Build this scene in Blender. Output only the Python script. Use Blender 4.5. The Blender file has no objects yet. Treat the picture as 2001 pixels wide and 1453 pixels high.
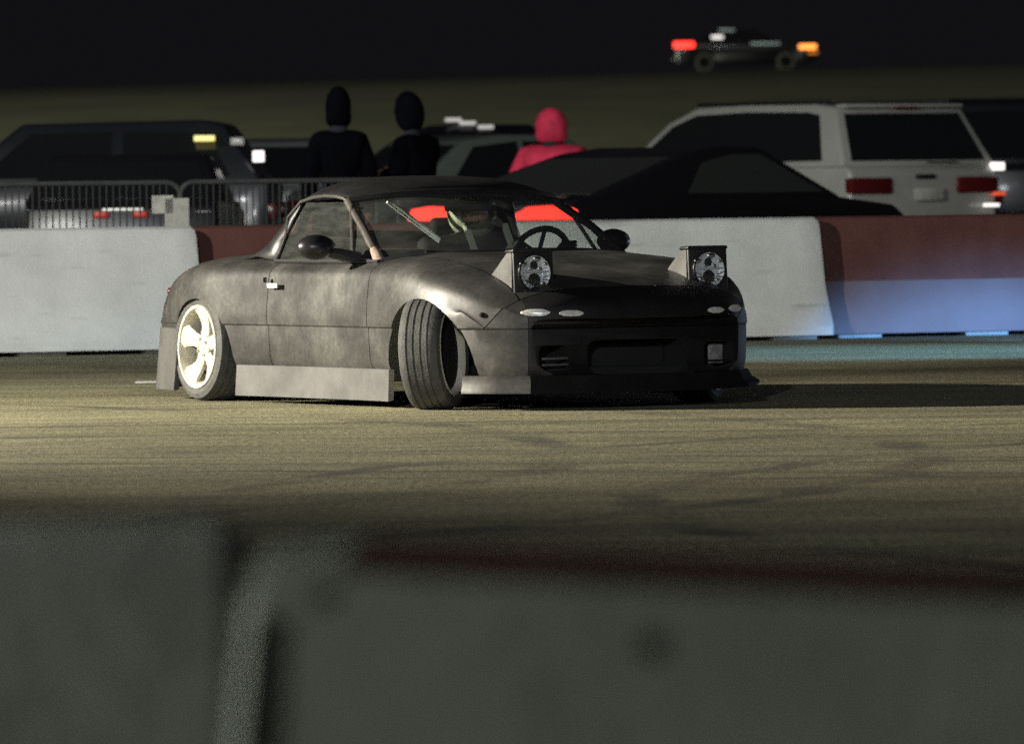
import bpy, bmesh, math, random
from mathutils import Vector, Matrix
random.seed(7)
PI = math.pi
R = math.radians
SC = bpy.context.scene
COL = SC.collection

# ------------------------------------------------------------------ camera
F, CX, CY, CAMH, HY, ROLL = 14830.0, 1000.5, 726.5, 1.07, 357.0, R(0.72)
PITCH = math.atan((CY - HY) / F)
cam = bpy.data.cameras.new("camera")
cam.sensor_width = 36
cam.lens = F / 2001 * 36
cam.clip_start = 0.5
cam.clip_end = 6000
cam.dof.use_dof = True
cam.dof.focus_distance = 34.5
cam.dof.aperture_fstop = 7.0
camo = bpy.data.objects.new("camera", cam)
COL.objects.link(camo)
fwd = Vector((0, math.cos(PITCH), -math.sin(PITCH)))
up0 = Vector((0, math.sin(PITCH), math.cos(PITCH)))
rt0 = Vector((1, 0, 0))
c_, s_ = math.cos(ROLL), math.sin(ROLL)
rt = rt0 * c_ - up0 * s_
up = rt0 * s_ + up0 * c_
M = Matrix((rt, up, -fwd)).transposed().to_4x4()
M.translation = (0, 0, CAMH)
camo.matrix_world = M
SC.camera = camo

# ------------------------------------------------------------------ night sky
w = bpy.data.worlds.new("World")
SC.world = w
w.use_nodes = True
bg = w.node_tree.nodes["Background"]
bg.inputs[0].default_value = (0.86, 0.78, 1.0, 1)
bg.inputs[1].default_value = 0.0065

SC.view_settings.view_transform = 'Standard'
SC.view_settings.look = 'None'
SC.view_settings.exposure = 0
SC.view_settings.gamma = 1
SC.view_settings.use_curve_mapping = False
SC.render.engine = 'CYCLES'
SC.cycles.use_denoising = False
SC.cycles.max_bounces = 6
SC.cycles.transparent_max_bounces = 12
SC.cycles.sample_clamp_indirect = 2.0
SC.cycles.sample_clamp_direct = 5.0
SC.cycles.caustics_reflective = False
SC.cycles.caustics_refractive = False

# spot lamps on unseen masts, several added only for their light, headlights of a car on the right
LAMPS = dict(
    key=dict(pos=(-13.0, 36.5, 4.0), aim=(-1.6, 34.2, 0.0), power=25500, color=(1.0, 0.93, 0.79), angle=72, blend=1.0, rad=0.12),
    wall=dict(pos=(-10.0, 33.0, 5.2), aim=(-0.6, 50.0, 0.3), power=9500, color=(1.0, 1.0, 0.93), angle=50, blend=0.45, rad=0.15),
    near=dict(pos=(-7.0, 4.5, 3.4), aim=(0.2, 5.3, 0.2), power=520, color=(0.90, 1.0, 0.86), angle=50, blend=0.5, rad=0.25),  # added lamp, brightens the foreground barriers
    lot=dict(pos=(-16.0, 52.0, 9.0), aim=(1.5, 70.0, 0.5), power=3800, color=(0.95, 1.0, 0.92), angle=60, blend=0.5, rad=0.3),
    bank=dict(pos=(-48.0, 150.0, 11.0), aim=(0.0, 205.0, 2.0), power=185000, color=(1.0, 1.0, 0.82), angle=80, blend=0.6, rad=0.5),  # added lamp, brightens the grass bank
    fill_left=dict(pos=(-5.0, -14.0, 9.5), aim=(0.3, 37.0, 0.4), power=24000, color=(0.92, 0.95, 1.0), angle=30, blend=0.6, rad=0.35),  # added fill from behind the camera, also gives lens glints
    cold=dict(pos=(7.5, 45.0, 4.5), aim=(2.5, 46.6, 0.0), power=3600, color=(0.22, 0.55, 1.0), angle=42, blend=1.0, rad=0.1),  # added lamp for the blue glow on the asphalt
    fill_right=dict(pos=(5.5, -10.0, 7.5), aim=(0.3, 37.0, 0.4), power=4500, color=(0.85, 0.9, 1.0), angle=26, blend=0.6, rad=0.3),  # second added fill from behind the camera, on the right
)

# ------------------------------------------------------------------ helpers
def col4(c): return (c[0], c[1], c[2], 1)

MATS = {}
def mat(name, color, rough=0.6, metal=0.0, var=0.0, vscale=6.0, color2=None, bump=0.0, bscale=60.0, coat=0.0, emit=None, estr=0.0, spec=0.5, stretch=None):
    if name in MATS: return MATS[name]
    m = bpy.data.materials.new(name)
    m.use_nodes = True
    nt = m.node_tree
    b = nt.nodes["Principled BSDF"]
    b.inputs["Base Color"].default_value = col4(color)
    b.inputs["Roughness"].default_value = rough
    b.inputs["Metallic"].default_value = metal
    b.inputs["Specular IOR Level"].default_value = spec
    if coat:
        b.inputs["Coat Weight"].default_value = coat
        b.inputs["Coat Roughness"].default_value = 0.08
    if emit:
        b.inputs["Emission Color"].default_value = col4(emit)
        b.inputs["Emission Strength"].default_value = estr
    tc = nt.nodes.new("ShaderNodeTexCoord")
    src = tc.outputs["Object"]
    if stretch:
        mp = nt.nodes.new("ShaderNodeMapping")
        mp.inputs["Scale"].default_value = stretch
        nt.links.new(src, mp.inputs[0])
        src = mp.outputs[0]
    if var > 0 or color2:
        n = nt.nodes.new("ShaderNodeTexNoise")
        n.inputs["Scale"].default_value = vscale
        n.inputs["Detail"].default_value = 7
        n.inputs["Roughness"].default_value = 0.62
        nt.links.new(src, n.inputs["Vector"])
        rp = nt.nodes.new("ShaderNodeValToRGB")
        c2 = color2 or tuple(min(1, c * (1 + var)) for c in color)
        c1 = color if color2 else tuple(c * (1 - var) for c in color)
        rp.color_ramp.elements[0].position = 0.36
        rp.color_ramp.elements[1].position = 0.66
        rp.color_ramp.elements[0].color = col4(c1)
        rp.color_ramp.elements[1].color = col4(c2)
        nt.links.new(n.outputs["Fac"], rp.inputs["Fac"])
        nt.links.new(rp.outputs[0], b.inputs["Base Color"])
    if bump:
        n2 = nt.nodes.new("ShaderNodeTexNoise")
        n2.inputs["Scale"].default_value = bscale
        n2.inputs["Detail"].default_value = 5
        nt.links.new(src, n2.inputs["Vector"])
        bp = nt.nodes.new("ShaderNodeBump")
        bp.inputs["Strength"].default_value = bump
        bp.inputs["Distance"].default_value = 0.01
        nt.links.new(n2.outputs["Fac"], bp.inputs["Height"])
        nt.links.new(bp.outputs[0], b.inputs["Normal"])
    MATS[name] = m
    return m

def glass_mat(name, tint=(0.75, 0.8, 0.8), haze=0.0, rough=0.03):
    m = bpy.data.materials.new(name)
    m.use_nodes = True
    nt = m.node_tree
    nt.nodes.clear()
    out = nt.nodes.new("ShaderNodeOutputMaterial")
    tr = nt.nodes.new("ShaderNodeBsdfTransparent")
    tr.inputs[0].default_value = col4(tint)
    gl = nt.nodes.new("ShaderNodeBsdfGlossy")
    gl.inputs["Roughness"].default_value = rough
    lw = nt.nodes.new("ShaderNodeLayerWeight"); lw.inputs[0].default_value = 0.5
    pw = nt.nodes.new("ShaderNodeMath"); pw.operation = 'POWER'; pw.inputs[1].default_value = 4.0
    fr = nt.nodes.new("ShaderNodeMath"); fr.operation = 'MULTIPLY_ADD'; fr.inputs[1].default_value = 0.7; fr.inputs[2].default_value = 0.04
    nt.links.new(lw.outputs["Facing"], pw.inputs[0]); nt.links.new(pw.outputs[0], fr.inputs[0])
    mx = nt.nodes.new("ShaderNodeMixShader")
    nt.links.new(fr.outputs[0], mx.inputs[0])
    nt.links.new(tr.outputs[0], mx.inputs[1])
    nt.links.new(gl.outputs[0], mx.inputs[2])
    df = nt.nodes.new("ShaderNodeBsdfDiffuse"); df.inputs[0].default_value = (0.42, 0.44, 0.40, 1)  # pale haze painted into the glass so dark windows read grey
    ns = nt.nodes.new("ShaderNodeTexNoise"); ns.inputs["Scale"].default_value = 7; ns.inputs["Detail"].default_value = 6
    mr = nt.nodes.new("ShaderNodeMapRange"); mr.inputs["From Min"].default_value = 0.3; mr.inputs["From Max"].default_value = 0.7
    mr.inputs["To Min"].default_value = haze * 0.5; mr.inputs["To Max"].default_value = haze * 1.5
    nt.links.new(ns.outputs["Fac"], mr.inputs[0])
    m2 = nt.nodes.new("ShaderNodeMixShader")
    nt.links.new(mr.outputs[0], m2.inputs[0]); nt.links.new(mx.outputs[0], m2.inputs[1]); nt.links.new(df.outputs[0], m2.inputs[2])
    nt.links.new(m2.outputs[0], out.inputs[0])
    MATS[name] = m
    return m

def obj(name, bm, m, parent=None, smooth=True, loc=None, angle=38):
    me = bpy.data.meshes.new(name)
    bmesh.ops.recalc_face_normals(bm, faces=bm.faces)
    bm.to_mesh(me)
    bm.free()
    if isinstance(m, (list, tuple)):
        for x in m: me.materials.append(x)
    else:
        me.materials.append(m)
    if smooth:
        me.shade_smooth()
        try: me.set_sharp_from_angle(angle=R(angle))
        except Exception: pass
    o = bpy.data.objects.new(name, me)
    COL.objects.link(o)
    if parent: o.parent = parent
    if loc: o.location = loc
    return o

def tag(o, label=None, cat=None, group=None, kind=None):
    if label: o["label"] = label
    if cat: o["category"] = cat
    if group: o["group"] = group
    if kind: o["kind"] = kind
    return o

def thing(name, label, cat, loc=(0, 0, 0), rotz=0.0, group=None):
    o = bpy.data.objects.new(name, None)
    COL.objects.link(o)
    o.location = loc
    o.rotation_euler = (0, 0, rotz)
    return tag(o, label, cat, group)

def copy_tree(o, parent=None):
    c = o.copy()
    COL.objects.link(c)
    c.parent = parent
    for ch in list(o.children): copy_tree(ch, c)
    return c

def bx(bm, x0, x1, y0, y1, z0, z1, mx=None):
    vs = [Vector((x, y, z)) for x in (x0, x1) for y in (y0, y1) for z in (z0, z1)]
    if mx is not None: vs = [mx @ v for v in vs]
    v = [bm.verts.new(p) for p in vs]
    for f in ((0, 1, 3, 2), (4, 6, 7, 5), (0, 4, 5, 1), (2, 3, 7, 6), (0, 2, 6, 4), (1, 5, 7, 3)):
        bm.faces.new([v[i] for i in f])
    return v

def bbox(x0, x1, y0, y1, z0, z1, bev=0.0, seg=2, mx=None):
    bm = bmesh.new()
    bx(bm, x0, x1, y0, y1, z0, z1)
    if bev:
        bmesh.ops.bevel(bm, geom=bm.edges[:], offset=bev, segments=seg, affect='EDGES', profile=0.5)
    if mx is not None: bmesh.ops.transform(bm, matrix=mx, verts=bm.verts)
    return bm

def tube(bm, pts, r, n=10, closed=False):
    """swept round tube through points; r number or list"""
    pts = [Vector(p) for p in pts]
    rs = r if isinstance(r, (list, tuple)) else [r] * len(pts)
    rings = []
    N = len(pts)
    prev = None
    for i, p in enumerate(pts):
        if closed: t = (pts[(i + 1) % N] - pts[i - 1]).normalized()
        elif i == 0: t = (pts[1] - pts[0]).normalized()
        elif i == N - 1: t = (pts[-1] - pts[-2]).normalized()
        else: t = (pts[i + 1] - pts[i - 1]).normalized()
        if prev is None:
            a = Vector((0, 0, 1)) if abs(t.z) < 0.9 else Vector((1, 0, 0))
            u = t.cross(a).normalized()
        else:
            u = (prev - t * prev.dot(t)).normalized()
        prev = u
        v = t.cross(u)
        rings.append([bm.verts.new(p + (u * math.cos(2 * PI * k / n) + v * math.sin(2 * PI * k / n)) * rs[i]) for k in range(n)])
    for i in range(N if closed else N - 1):
        a, b = rings[i], rings[(i + 1) % N]
        for k in range(n):
            bm.faces.new((a[k], a[(k + 1) % n], b[(k + 1) % n], b[k]))
    if not closed:
        bm.faces.new(rings[0][::-1]); bm.faces.new(rings[-1])

def lathe(prof, n=40, axis='y', closed=False, cap=True):
    """prof: list of (r, a) with a along axis"""
    bm = bmesh.new()
    rings = []
    for r_, a in prof:
        ring = []
        for k in range(n):
            t = 2 * PI * k / n
            c, s = math.cos(t) * r_, math.sin(t) * r_
            p = {'y': (c, a, s), 'z': (c, s, a), 'x': (a, c, s)}[axis]
            ring.append(bm.verts.new(p))
        rings.append(ring)
    L = len(rings)
    for i in range(L if closed else L - 1):
        a, b = rings[i], rings[(i + 1) % L]
        for k in range(n):
            bm.faces.new((a[k], a[(k + 1) % n], b[(k + 1) % n], b[k]))
    if not closed and cap:
        if prof[0][0] > 1e-5: bm.faces.new(rings[0][::-1])
        if prof[-1][0] > 1e-5: bm.faces.new(rings[-1])
    bmesh.ops.remove_doubles(bm, verts=bm.verts, dist=1e-5)
    return bm

def interp(keys, x):
    """smooth cubic (Catmull) through sorted keys [(x, v)]"""
    if x <= keys[0][0]: return keys[0][1]
    if x >= keys[-1][0]: return keys[-1][1]
    for i in range(len(keys) - 1):
        if keys[i][0] <= x <= keys[i + 1][0]: break
    x0, y0 = keys[i]; x1, y1 = keys[i + 1]
    h = x1 - x0
    def slope(j):
        if j <= 0 or j >= len(keys) - 1: return (keys[min(j + 1, len(keys) - 1)][1] - keys[max(j - 1, 0)][1]) / (keys[min(j + 1, len(keys) - 1)][0] - keys[max(j - 1, 0)][0])
        a = (keys[j][1] - keys[j - 1][1]) / (keys[j][0] - keys[j - 1][0])
        b = (keys[j + 1][1] - keys[j][1]) / (keys[j + 1][0] - keys[j][0])
        if a * b <= 0: return 0
        return 2 * a * b / (a + b)
    m0, m1 = slope(i), slope(i + 1)
    t = (x - x0) / h
    return (y0 * (2 * t ** 3 - 3 * t * t + 1) + h * m0 * (t ** 3 - 2 * t * t + t) + y1 * (-2 * t ** 3 + 3 * t * t) + h * m1 * (t ** 3 - t * t))

# ------------------------------------------------------------------ lamps
def spot(name, d, parent=None):
    l = bpy.data.lights.new(name, 'SPOT')
    l.energy = d['power']; l.color = d['color']; l.spot_size = R(d['angle']); l.spot_blend = d['blend']; l.shadow_soft_size = d['rad']
    o = bpy.data.objects.new(name, l)
    COL.objects.link(o)
    o.location = d['pos']
    v = Vector(d['aim']) - Vector(d['pos'])
    o.rotation_euler = v.to_track_quat('-Z', 'Y').to_euler()
    return o

M_steel = mat('galvanised_steel', (0.42, 0.43, 0.42), 0.45, 0.8, var=0.15, vscale=9)
M_lit = mat('lit_flood_glass', (1, 1, 1), 0.3, emit=(1, 0.95, 0.8), estr=20)
M_black = mat('black_plastic', (0.018, 0.018, 0.019), 0.5, var=0.2, vscale=20)

def light_mast(key, label):
    d = LAMPS[key]
    x, y, z = d['pos']
    aim = (Vector(d['aim']) - Vector(d['pos'])).normalized()
    q = aim.to_track_quat('-Z', 'Y').to_matrix().to_4x4()
    back = Vector((x, y, z)) - Vector((aim.x, aim.y, 0)).normalized() * 0.45
    t = thing('light_mast', label, 'floodlight mast', (back.x, back.y, 0), group='floodlight masts')
    bm = bmesh.new()
    tube(bm, [(0, 0, 0), (0, 0, z + 0.3)], [0.09, 0.06], 12)
    obj('mast_pole', bm, M_steel, t)
    obj('mast_base', bbox(-0.3, 0.3, -0.3, 0.3, 0, 0.12, 0.02), M_steel, t)
    head = bbox(-0.28, 0.28, -0.2, 0.2, 0.03, 0.22, 0.03)
    bmesh.ops.transform(head, matrix=q, verts=head.verts)
    off = Vector((x, y, z)) - Vector((back.x, back.y, 0)) - aim * 0.02
    h = obj('lamp_head', head, M_black, t, loc=off)
    gl = bbox(-0.25, 0.25, -0.17, 0.17, 0.015, 0.028, 0.0)
    bmesh.ops.transform(gl, matrix=q, verts=gl.verts)
    obj('lamp_glass', gl, M_lit, h)
    bm = bmesh.new()
    tube(bm, [(0, 0, z + 0.1), tuple(off - aim * 0.15)], 0.035, 8)
    obj('bracket', bm, M_steel, t)
    spot('flood_' + key, d)

light_mast('key', 'floodlight mast beside the track, left of the drifting car')
light_mast('wall', 'floodlight mast nearer the camera, aimed at the concrete barriers')
light_mast('near', 'added lamp on a short mast, brightening the foreground barriers')
light_mast('lot', 'tall floodlight mast over the parked cars')
light_mast('cold', 'added lamp mast for the blue glow on the right of the track')
light_mast('fill_left', 'added fill lamp mast behind the camera, left side')
light_mast('fill_right', 'added lower fill lamp mast behind the camera, right side')
light_mast('bank', 'added tallest lamp mast, brightening the grass bank')

# ------------------------------------------------------------------ ground
def grid_sheet(x0, x1, nx, ys, zf):
    bm = bmesh.new()
    rows = []
    for y in ys:
        rows.append([bm.verts.new((x0 + (x1 - x0) * i / nx, y, zf(x0 + (x1 - x0) * i / nx, y))) for i in range(nx + 1)])
    for a, b in zip(rows, rows[1:]):
        for i in range(nx): bm.faces.new((a[i], a[i + 1], b[i + 1], b[i]))
    return bm

def track_material():
    m = bpy.data.materials.new('worn_track_asphalt')
    m.use_nodes = True
    nt = m.node_tree; N = nt.nodes; L = nt.links
    b = N["Principled BSDF"]
    tc = N.new("ShaderNodeTexCoord")
    def noise(scale, st, det=6, rough=0.6, dist=0.0):
        mp = N.new("ShaderNodeMapping"); mp.inputs["Scale"].default_value = st
        L.new(tc.outputs["Object"], mp.inputs[0])
        n = N.new("ShaderNodeTexNoise"); n.inputs["Scale"].default_value = scale
        n.inputs["Detail"].default_value = det; n.inputs["Roughness"].default_value = rough
        n.inputs["Distortion"].default_value = dist
        L.new(mp.outputs[0], n.inputs["Vector"])
        return n.outputs["Fac"]
    def ramp(f, p0, p1, c0, c1):
        r = N.new("ShaderNodeValToRGB")
        r.color_ramp.elements[0].position = p0; r.color_ramp.elements[1].position = p1
        r.color_ramp.elements[0].color = col4(c0); r.color_ramp.elements[1].color = col4(c1)
        L.new(f, r.inputs[0]); return r.outputs[0]
    def mul(a, c, f=1.0, mode='MULTIPLY'):
        x = N.new("ShaderNodeMix"); x.data_type = 'RGBA'; x.blend_type = mode; x.inputs[0].default_value = f
        L.new(a, x.inputs[6]); L.new(c, x.inputs[7]); return x.outputs[2]
    base = ramp(noise(0.5, (0.5, 0.35, 1)), 0.3, 0.7, (0.185, 0.175, 0.108), (0.38, 0.36, 0.225))
    streak = ramp(noise(1.3, (0.28, 0.9, 1), 8, 0.65, 0.6), 0.38, 0.58, (0.42, 0.42, 0.46), (1, 1, 1))
    fine = ramp(noise(7.0, (0.35, 0.6, 1), 8, 0.7), 0.3, 0.7, (0.62, 0.62, 0.62), (1.18, 1.16, 1.1))
    grit = ramp(noise(38.0, (1, 0.25, 1), 5, 0.8), 0.34, 0.66, (0.45, 0.45, 0.47), (1.5, 1.48, 1.4))
    c = mul(base, streak, 0.6); c = mul(c, fine, 0.85); c = mul(c, grit, 1.0)
    # curved rubber marks left by drifting cars
    sep = N.new("ShaderNodeSeparateXYZ"); L.new(tc.outputs["Object"], sep.inputs[0])
    def M2(op, a, b_=None, c__=None):
        n = N.new("ShaderNodeMath"); n.operation = op
        for i_, v in enumerate((a, b_, c__)):
            if v is None: continue
            if hasattr(v, 'links'): L.new(v, n.inputs[i_])
            else: n.inputs[i_].default_value = v
        return n.outputs[0]
    wob = noise(0.9, (1, 1, 1), 3)
    tot = None
    for (ax, ay, rad_, wd) in ((-6, 12, 17.2, .11), (-6, 12, 18.7, .13), (4, 46, 19.0, .12), (4, 46, 17.5, .10), (-12, 30, 12.2, .12), (-12, 30, 13.6, .12), (10, 25, 9.6, .12), (10, 25, 11.1, .10), (0, 62, 22.5, .16), (0, 62, 24.1, .13), (-2, 8, 24.6, .12), (-2, 8, 26.1, .12)):
        dx = M2('SUBTRACT', sep.outputs[0], float(ax)); dy = M2('SUBTRACT', sep.outputs[1], float(ay))
        dd = M2('SQRT', M2('ADD', M2('MULTIPLY', dx, dx), M2('MULTIPLY', dy, dy)))
        dd = M2('ADD', dd, M2('MULTIPLY', M2('SUBTRACT', wob, .5), .5))
        band = M2('SUBTRACT', 1.0, M2('DIVIDE', M2('ABSOLUTE', M2('SUBTRACT', dd, rad_)), wd)); band = M2('MAXIMUM', band, 0.0)
        band = M2('MINIMUM', M2('MULTIPLY', band, 2.0), 1.0)
        tot = band if tot is None else M2('MAXIMUM', tot, band)
    pat = N.new("ShaderNodeMapRange"); pat.inputs["From Min"].default_value = .38; pat.inputs["From Max"].default_value = .62
    L.new(noise(0.55, (1, 1, 1), 5), pat.inputs[0])
    tot = M2('MULTIPLY', M2('MULTIPLY', tot, pat.outputs[0]), .62)
    mk = N.new("ShaderNodeMix"); mk.data_type = 'RGBA'; L.new(tot, mk.inputs[0]); L.new(c, mk.inputs[6]); mk.inputs[7].default_value = (.035, .035, .035, 1)
    c = mk.outputs[2]
    L.new(c, b.inputs["Base Color"])
    b.inputs["Roughness"].default_value = 0.85
    b.inputs["Specular IOR Level"].default_value = 0.25
    bp = N.new("ShaderNodeBump"); bp.inputs["Strength"].default_value = 0.5; bp.inputs["Distance"].default_value = 0.012
    L.new(noise(26.0, (1, 1, 1), 5, 0.7), bp.inputs["Height"])
    L.new(bp.outputs[0], b.inputs["Normal"])
    return m

M_track = track_material()
ys = [-30, -10, 0, 10, 20, 30, 40, 54]
tag(obj('track_ground', grid_sheet(-60, 60, 12, ys, lambda x, y: 0), M_track, smooth=False), kind='structure')
M_lot = mat('parking_asphalt', (0.05, 0.05, 0.048), 0.9, var=0.3, vscale=1.5, bump=0.4, bscale=30)
tag(obj('parking_ground', grid_sheet(-150, 150, 10, [54, 80, 150], lambda x, y: 0), M_lot, smooth=False), kind='structure')
M_grass = mat('dry_grass', (0.05, 0.055, 0.022), 0.95, vscale=0.25, color2=(0.105, 0.105, 0.045), bump=0.8, bscale=2.0)
def bank_z(x, y):
    t = min(1, max(0, (y - 150) / 80.0))
    z = 4.04 * (t * t * (3 - 2 * t)) * 1.0
    z += 0.05 * math.sin(x * 0.31 + y * 0.2) * t
    if y > 230: z = 4.04 + 0.58 * min(1, (y - 230) / 24.0)
    return z + x * 0.012 * t
tag(obj('grass_bank', grid_sheet(-220, 220, 110, [150 + 4 * i for i in range(27)], bank_z), M_grass), kind='structure')
tag(obj('bank_road', grid_sheet(-220, 220, 20, [254, 262, 272, 300], lambda x, y: bank_z(x, 254) + 0.02 + (0.05 if y > 258 else 0)), M_lot, smooth=False), kind='structure')
tag(obj('far_field', grid_sheet(-2600, 2600, 10, [300, 1000, 3000], lambda x, y: 4.0 if y < 400 else 0), M_grass, smooth=False), kind='structure')

# ------------------------------------------------------------------ concrete barriers
M_white = mat('white_painted_concrete', (0.60, 0.61, 0.58), 0.8, var=0.10, vscale=2.2, bump=0.25, bscale=40)
M_red = mat('faded_red_paint', (0.085, 0.028, 0.022), 0.8, vscale=3.0, color2=(0.12, 0.045, 0.035), bump=0.25, bscale=40)
M_beam_band = mat('beam_glow_paint', (0.12, 0.085, 0.09), 0.8, vscale=1.2, color2=(0.15, 0.12, 0.13), bump=0.2, bscale=40)  # paler band colour, painted to strengthen the blue beam
M_conc = mat('bare_concrete', (0.25, 0.26, 0.235), 0.9, vscale=4.0, color2=(0.33, 0.34, 0.31), bump=0.5, bscale=30)
M_bars = mat('dull_galvanised_steel', (0.055, 0.058, 0.053), 0.7, 0.1, var=0.2, vscale=9)
M_thin = mat('dark_barricade_bar', (0.034, 0.036, 0.033), 0.8)
M_red_shade = mat('dark_red_stripe', (0.05, 0.016, 0.012), 0.8, vscale=8.0, color2=(0.085, 0.03, 0.022))
M_stain_shade = mat('stain_and_slot_shade', (0.015, 0.015, 0.014), 0.9, vscale=10.0, color2=(0.035, 0.035, 0.033))
JER = [(0.30, 0.03), (0.30, 0.09), (0.185, 0.33), (0.165, 0.38), (0.085, 0.76), (0.06, 0.80), (0.03, 0.815)]

def jersey_bm(L, prof, n=14, endbev=0.02):
    """barrier along local x from 0 to L, symmetric profile"""
    bm = bmesh.new()
    full = [(-y, z) for y, z in prof] + [(y, z) for y, z in reversed(prof)]
    cham = endbev > 0.025
    xs = [0, endbev] + [L * i / n for i in range(1, n)] + [L - endbev, L]
    rings = []
    for i, x in enumerate(xs):
        k = 0.965 if i in (0, len(xs) - 1) else 1.0
        if cham and i in (0, len(xs) - 1):
            rings.append([bm.verts.new((x, math.copysign(max(0.004, abs(y) - 0.016), y), max(0, z - 0.014) if z > 0.7 else z)) for y, z in full]); continue
        rings.append([bm.verts.new((x, y * k + 0.0015 * math.sin(x * 9 + z * 7), z if z < 0.1 else z * (1 - (1 - k) * 0.35))) for y, z in full])
    for a, b in zip(rings, rings[1:]):
        m_ = len(full)
        for k in range(m_): bm.faces.new((a[k], a[(k + 1) % m_], b[(k + 1) % m_], b[k]))
    bm.faces.new(rings[0]); bm.faces.new(rings[-1][::-1])
    return bm

def scuffed(name, base, smear):
    m = mat(name, base, 0.8, var=0.10, vscale=2.2, bump=0.25, bscale=40)
    nt = m.node_tree; b = nt.nodes["Principled BSDF"]
    src = b.inputs["Base Color"].links[0].from_socket
    tc = nt.nodes.new("ShaderNodeTexCoord"); mp = nt.nodes.new("ShaderNodeMapping"); mp.inputs["Scale"].default_value = (0.7, 1, 6)
    n = nt.nodes.new("ShaderNodeTexNoise"); n.inputs["Scale"].default_value = 2.6; n.inputs["Detail"].default_value = 6
    r = nt.nodes.new("ShaderNodeMapRange"); r.inputs["From Min"].default_value = 0.60; r.inputs["From Max"].default_value = 0.74; r.inputs["To Max"].default_value = 0.45
    mx = nt.nodes.new("ShaderNodeMix"); mx.data_type = 'RGBA'; mx.inputs[7].default_value = col4(smear)
    nt.links.new(tc.outputs["Object"], mp.inputs[0]); nt.links.new(mp.outputs[0], n.inputs["Vector"]); nt.links.new(n.outputs["Fac"], r.inputs[0])
    nt.links.new(r.outputs[0], mx.inputs[0]); nt.links.new(src, mx.inputs[6]); nt.links.new(mx.outputs[2], b.inputs["Base Color"])
    return m
M_white = scuffed('scuffed_white_concrete', (0.60, 0.61, 0.58), (0.16, 0.16, 0.155))

def barrier(loc, rotz, L, m, label, group=None, band=None):
    t = thing('concrete_barrier', label, 'concrete barrier', loc, rotz, group)
    obj('barrier_body', jersey_bm(L, JER), m, t, angle=25)
    for a in (0.1, L * 0.5 - 0.15, L - 0.42):
        obj('foot', bbox(a, a + 0.32, -0.24, 0.24, 0.0, 0.032, 0.006), M_conc, t)
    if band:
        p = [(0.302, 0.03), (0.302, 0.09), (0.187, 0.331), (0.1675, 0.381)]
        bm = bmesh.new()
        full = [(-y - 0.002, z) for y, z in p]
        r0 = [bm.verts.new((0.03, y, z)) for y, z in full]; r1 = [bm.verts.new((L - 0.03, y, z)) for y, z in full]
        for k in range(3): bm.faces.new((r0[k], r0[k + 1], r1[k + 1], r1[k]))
        o = obj('beam_glow_band', bm, band, t)
    return t

YAW = math.atan(0.42)
bd = Vector((math.cos(YAW), math.sin(YAW), 0))
bn = Vector((-bd.y, bd.x, 0))
def on_line(px):   # world point on the barrier line that a photo column meets
    k = (px - CX) / F
    # x = k*d ; d = 50 + 0.42*x
    d = 50.0 / (1 - 0.42 * k)
    return Vector((k * d, d, 0))
def seg(px0, px1, back, m, label, band=None):
    a, b = on_line(px0) + bn * back, on_line(px1) + bn * back
    return barrier(tuple(a), YAW, (b - a).length - 0.02, m, label, 'barriers along the far side of the track', band)
seg(-270, 384, 0.0, M_white, 'white concrete barrier at the left edge, behind the rear of the drift car')
seg(386, 984, 0.16, M_red, 'faded red concrete barrier mostly hidden behind the drift car')
seg(986, 1600, 0.0, M_white, 'white concrete barrier behind the pop-up headlights, ending beside the red one')
seg(1604, 2230, 0.16, M_red, 'faded red barrier with a lower band painted paler for the blue beam at the right edge', M_beam_band)
seg(-900, -272, 0.1, M_red, 'faded red barrier beyond the left edge of the picture')

# foreground pair
M_conc2 = mat('brightened_concrete', (0.40, 0.41, 0.38), 0.9, vscale=4.0, color2=(0.56, 0.57, 0.53), bump=0.5, bscale=30)  # same concrete, lightened to make up for weak lamp light
def fore_barrier(p0, rotz, tilt, L, label, stripe):
    t = thing('concrete_barrier', label, 'concrete barrier', p0, rotz, 'barriers in the foreground')
    t.rotation_euler = (0, tilt, rotz)
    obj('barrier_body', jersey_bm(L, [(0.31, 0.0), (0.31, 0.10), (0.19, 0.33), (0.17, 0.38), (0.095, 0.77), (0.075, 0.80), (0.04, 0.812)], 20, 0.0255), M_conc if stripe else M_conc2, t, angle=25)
    if stripe:
        bm = bmesh.new()
        rr = []
        for x in (0.082, 0.3, 0.8, 1.4, 2.0, L - 0.05):
            rr.append([bm.verts.new((x, y, z)) for y, z in ((-0.0835, 0.7935), (-0.0765, 0.803), (-0.041, 0.8155))])
        for a, b in zip(rr, rr[1:]):
            for k in range(2): bm.faces.new((a[k], a[k + 1], b[k + 1], b[k]))
        obj('red_shade_stripe', bm, M_red_shade, t)  # red paint whose dark tone also holds edge shading
    return t
fb1 = fore_barrier((-0.193, 5.62, 0.0), R(-24), R(1.9), 2.2, 'grey concrete barrier in the right foreground with dark red top edge', True)
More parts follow.
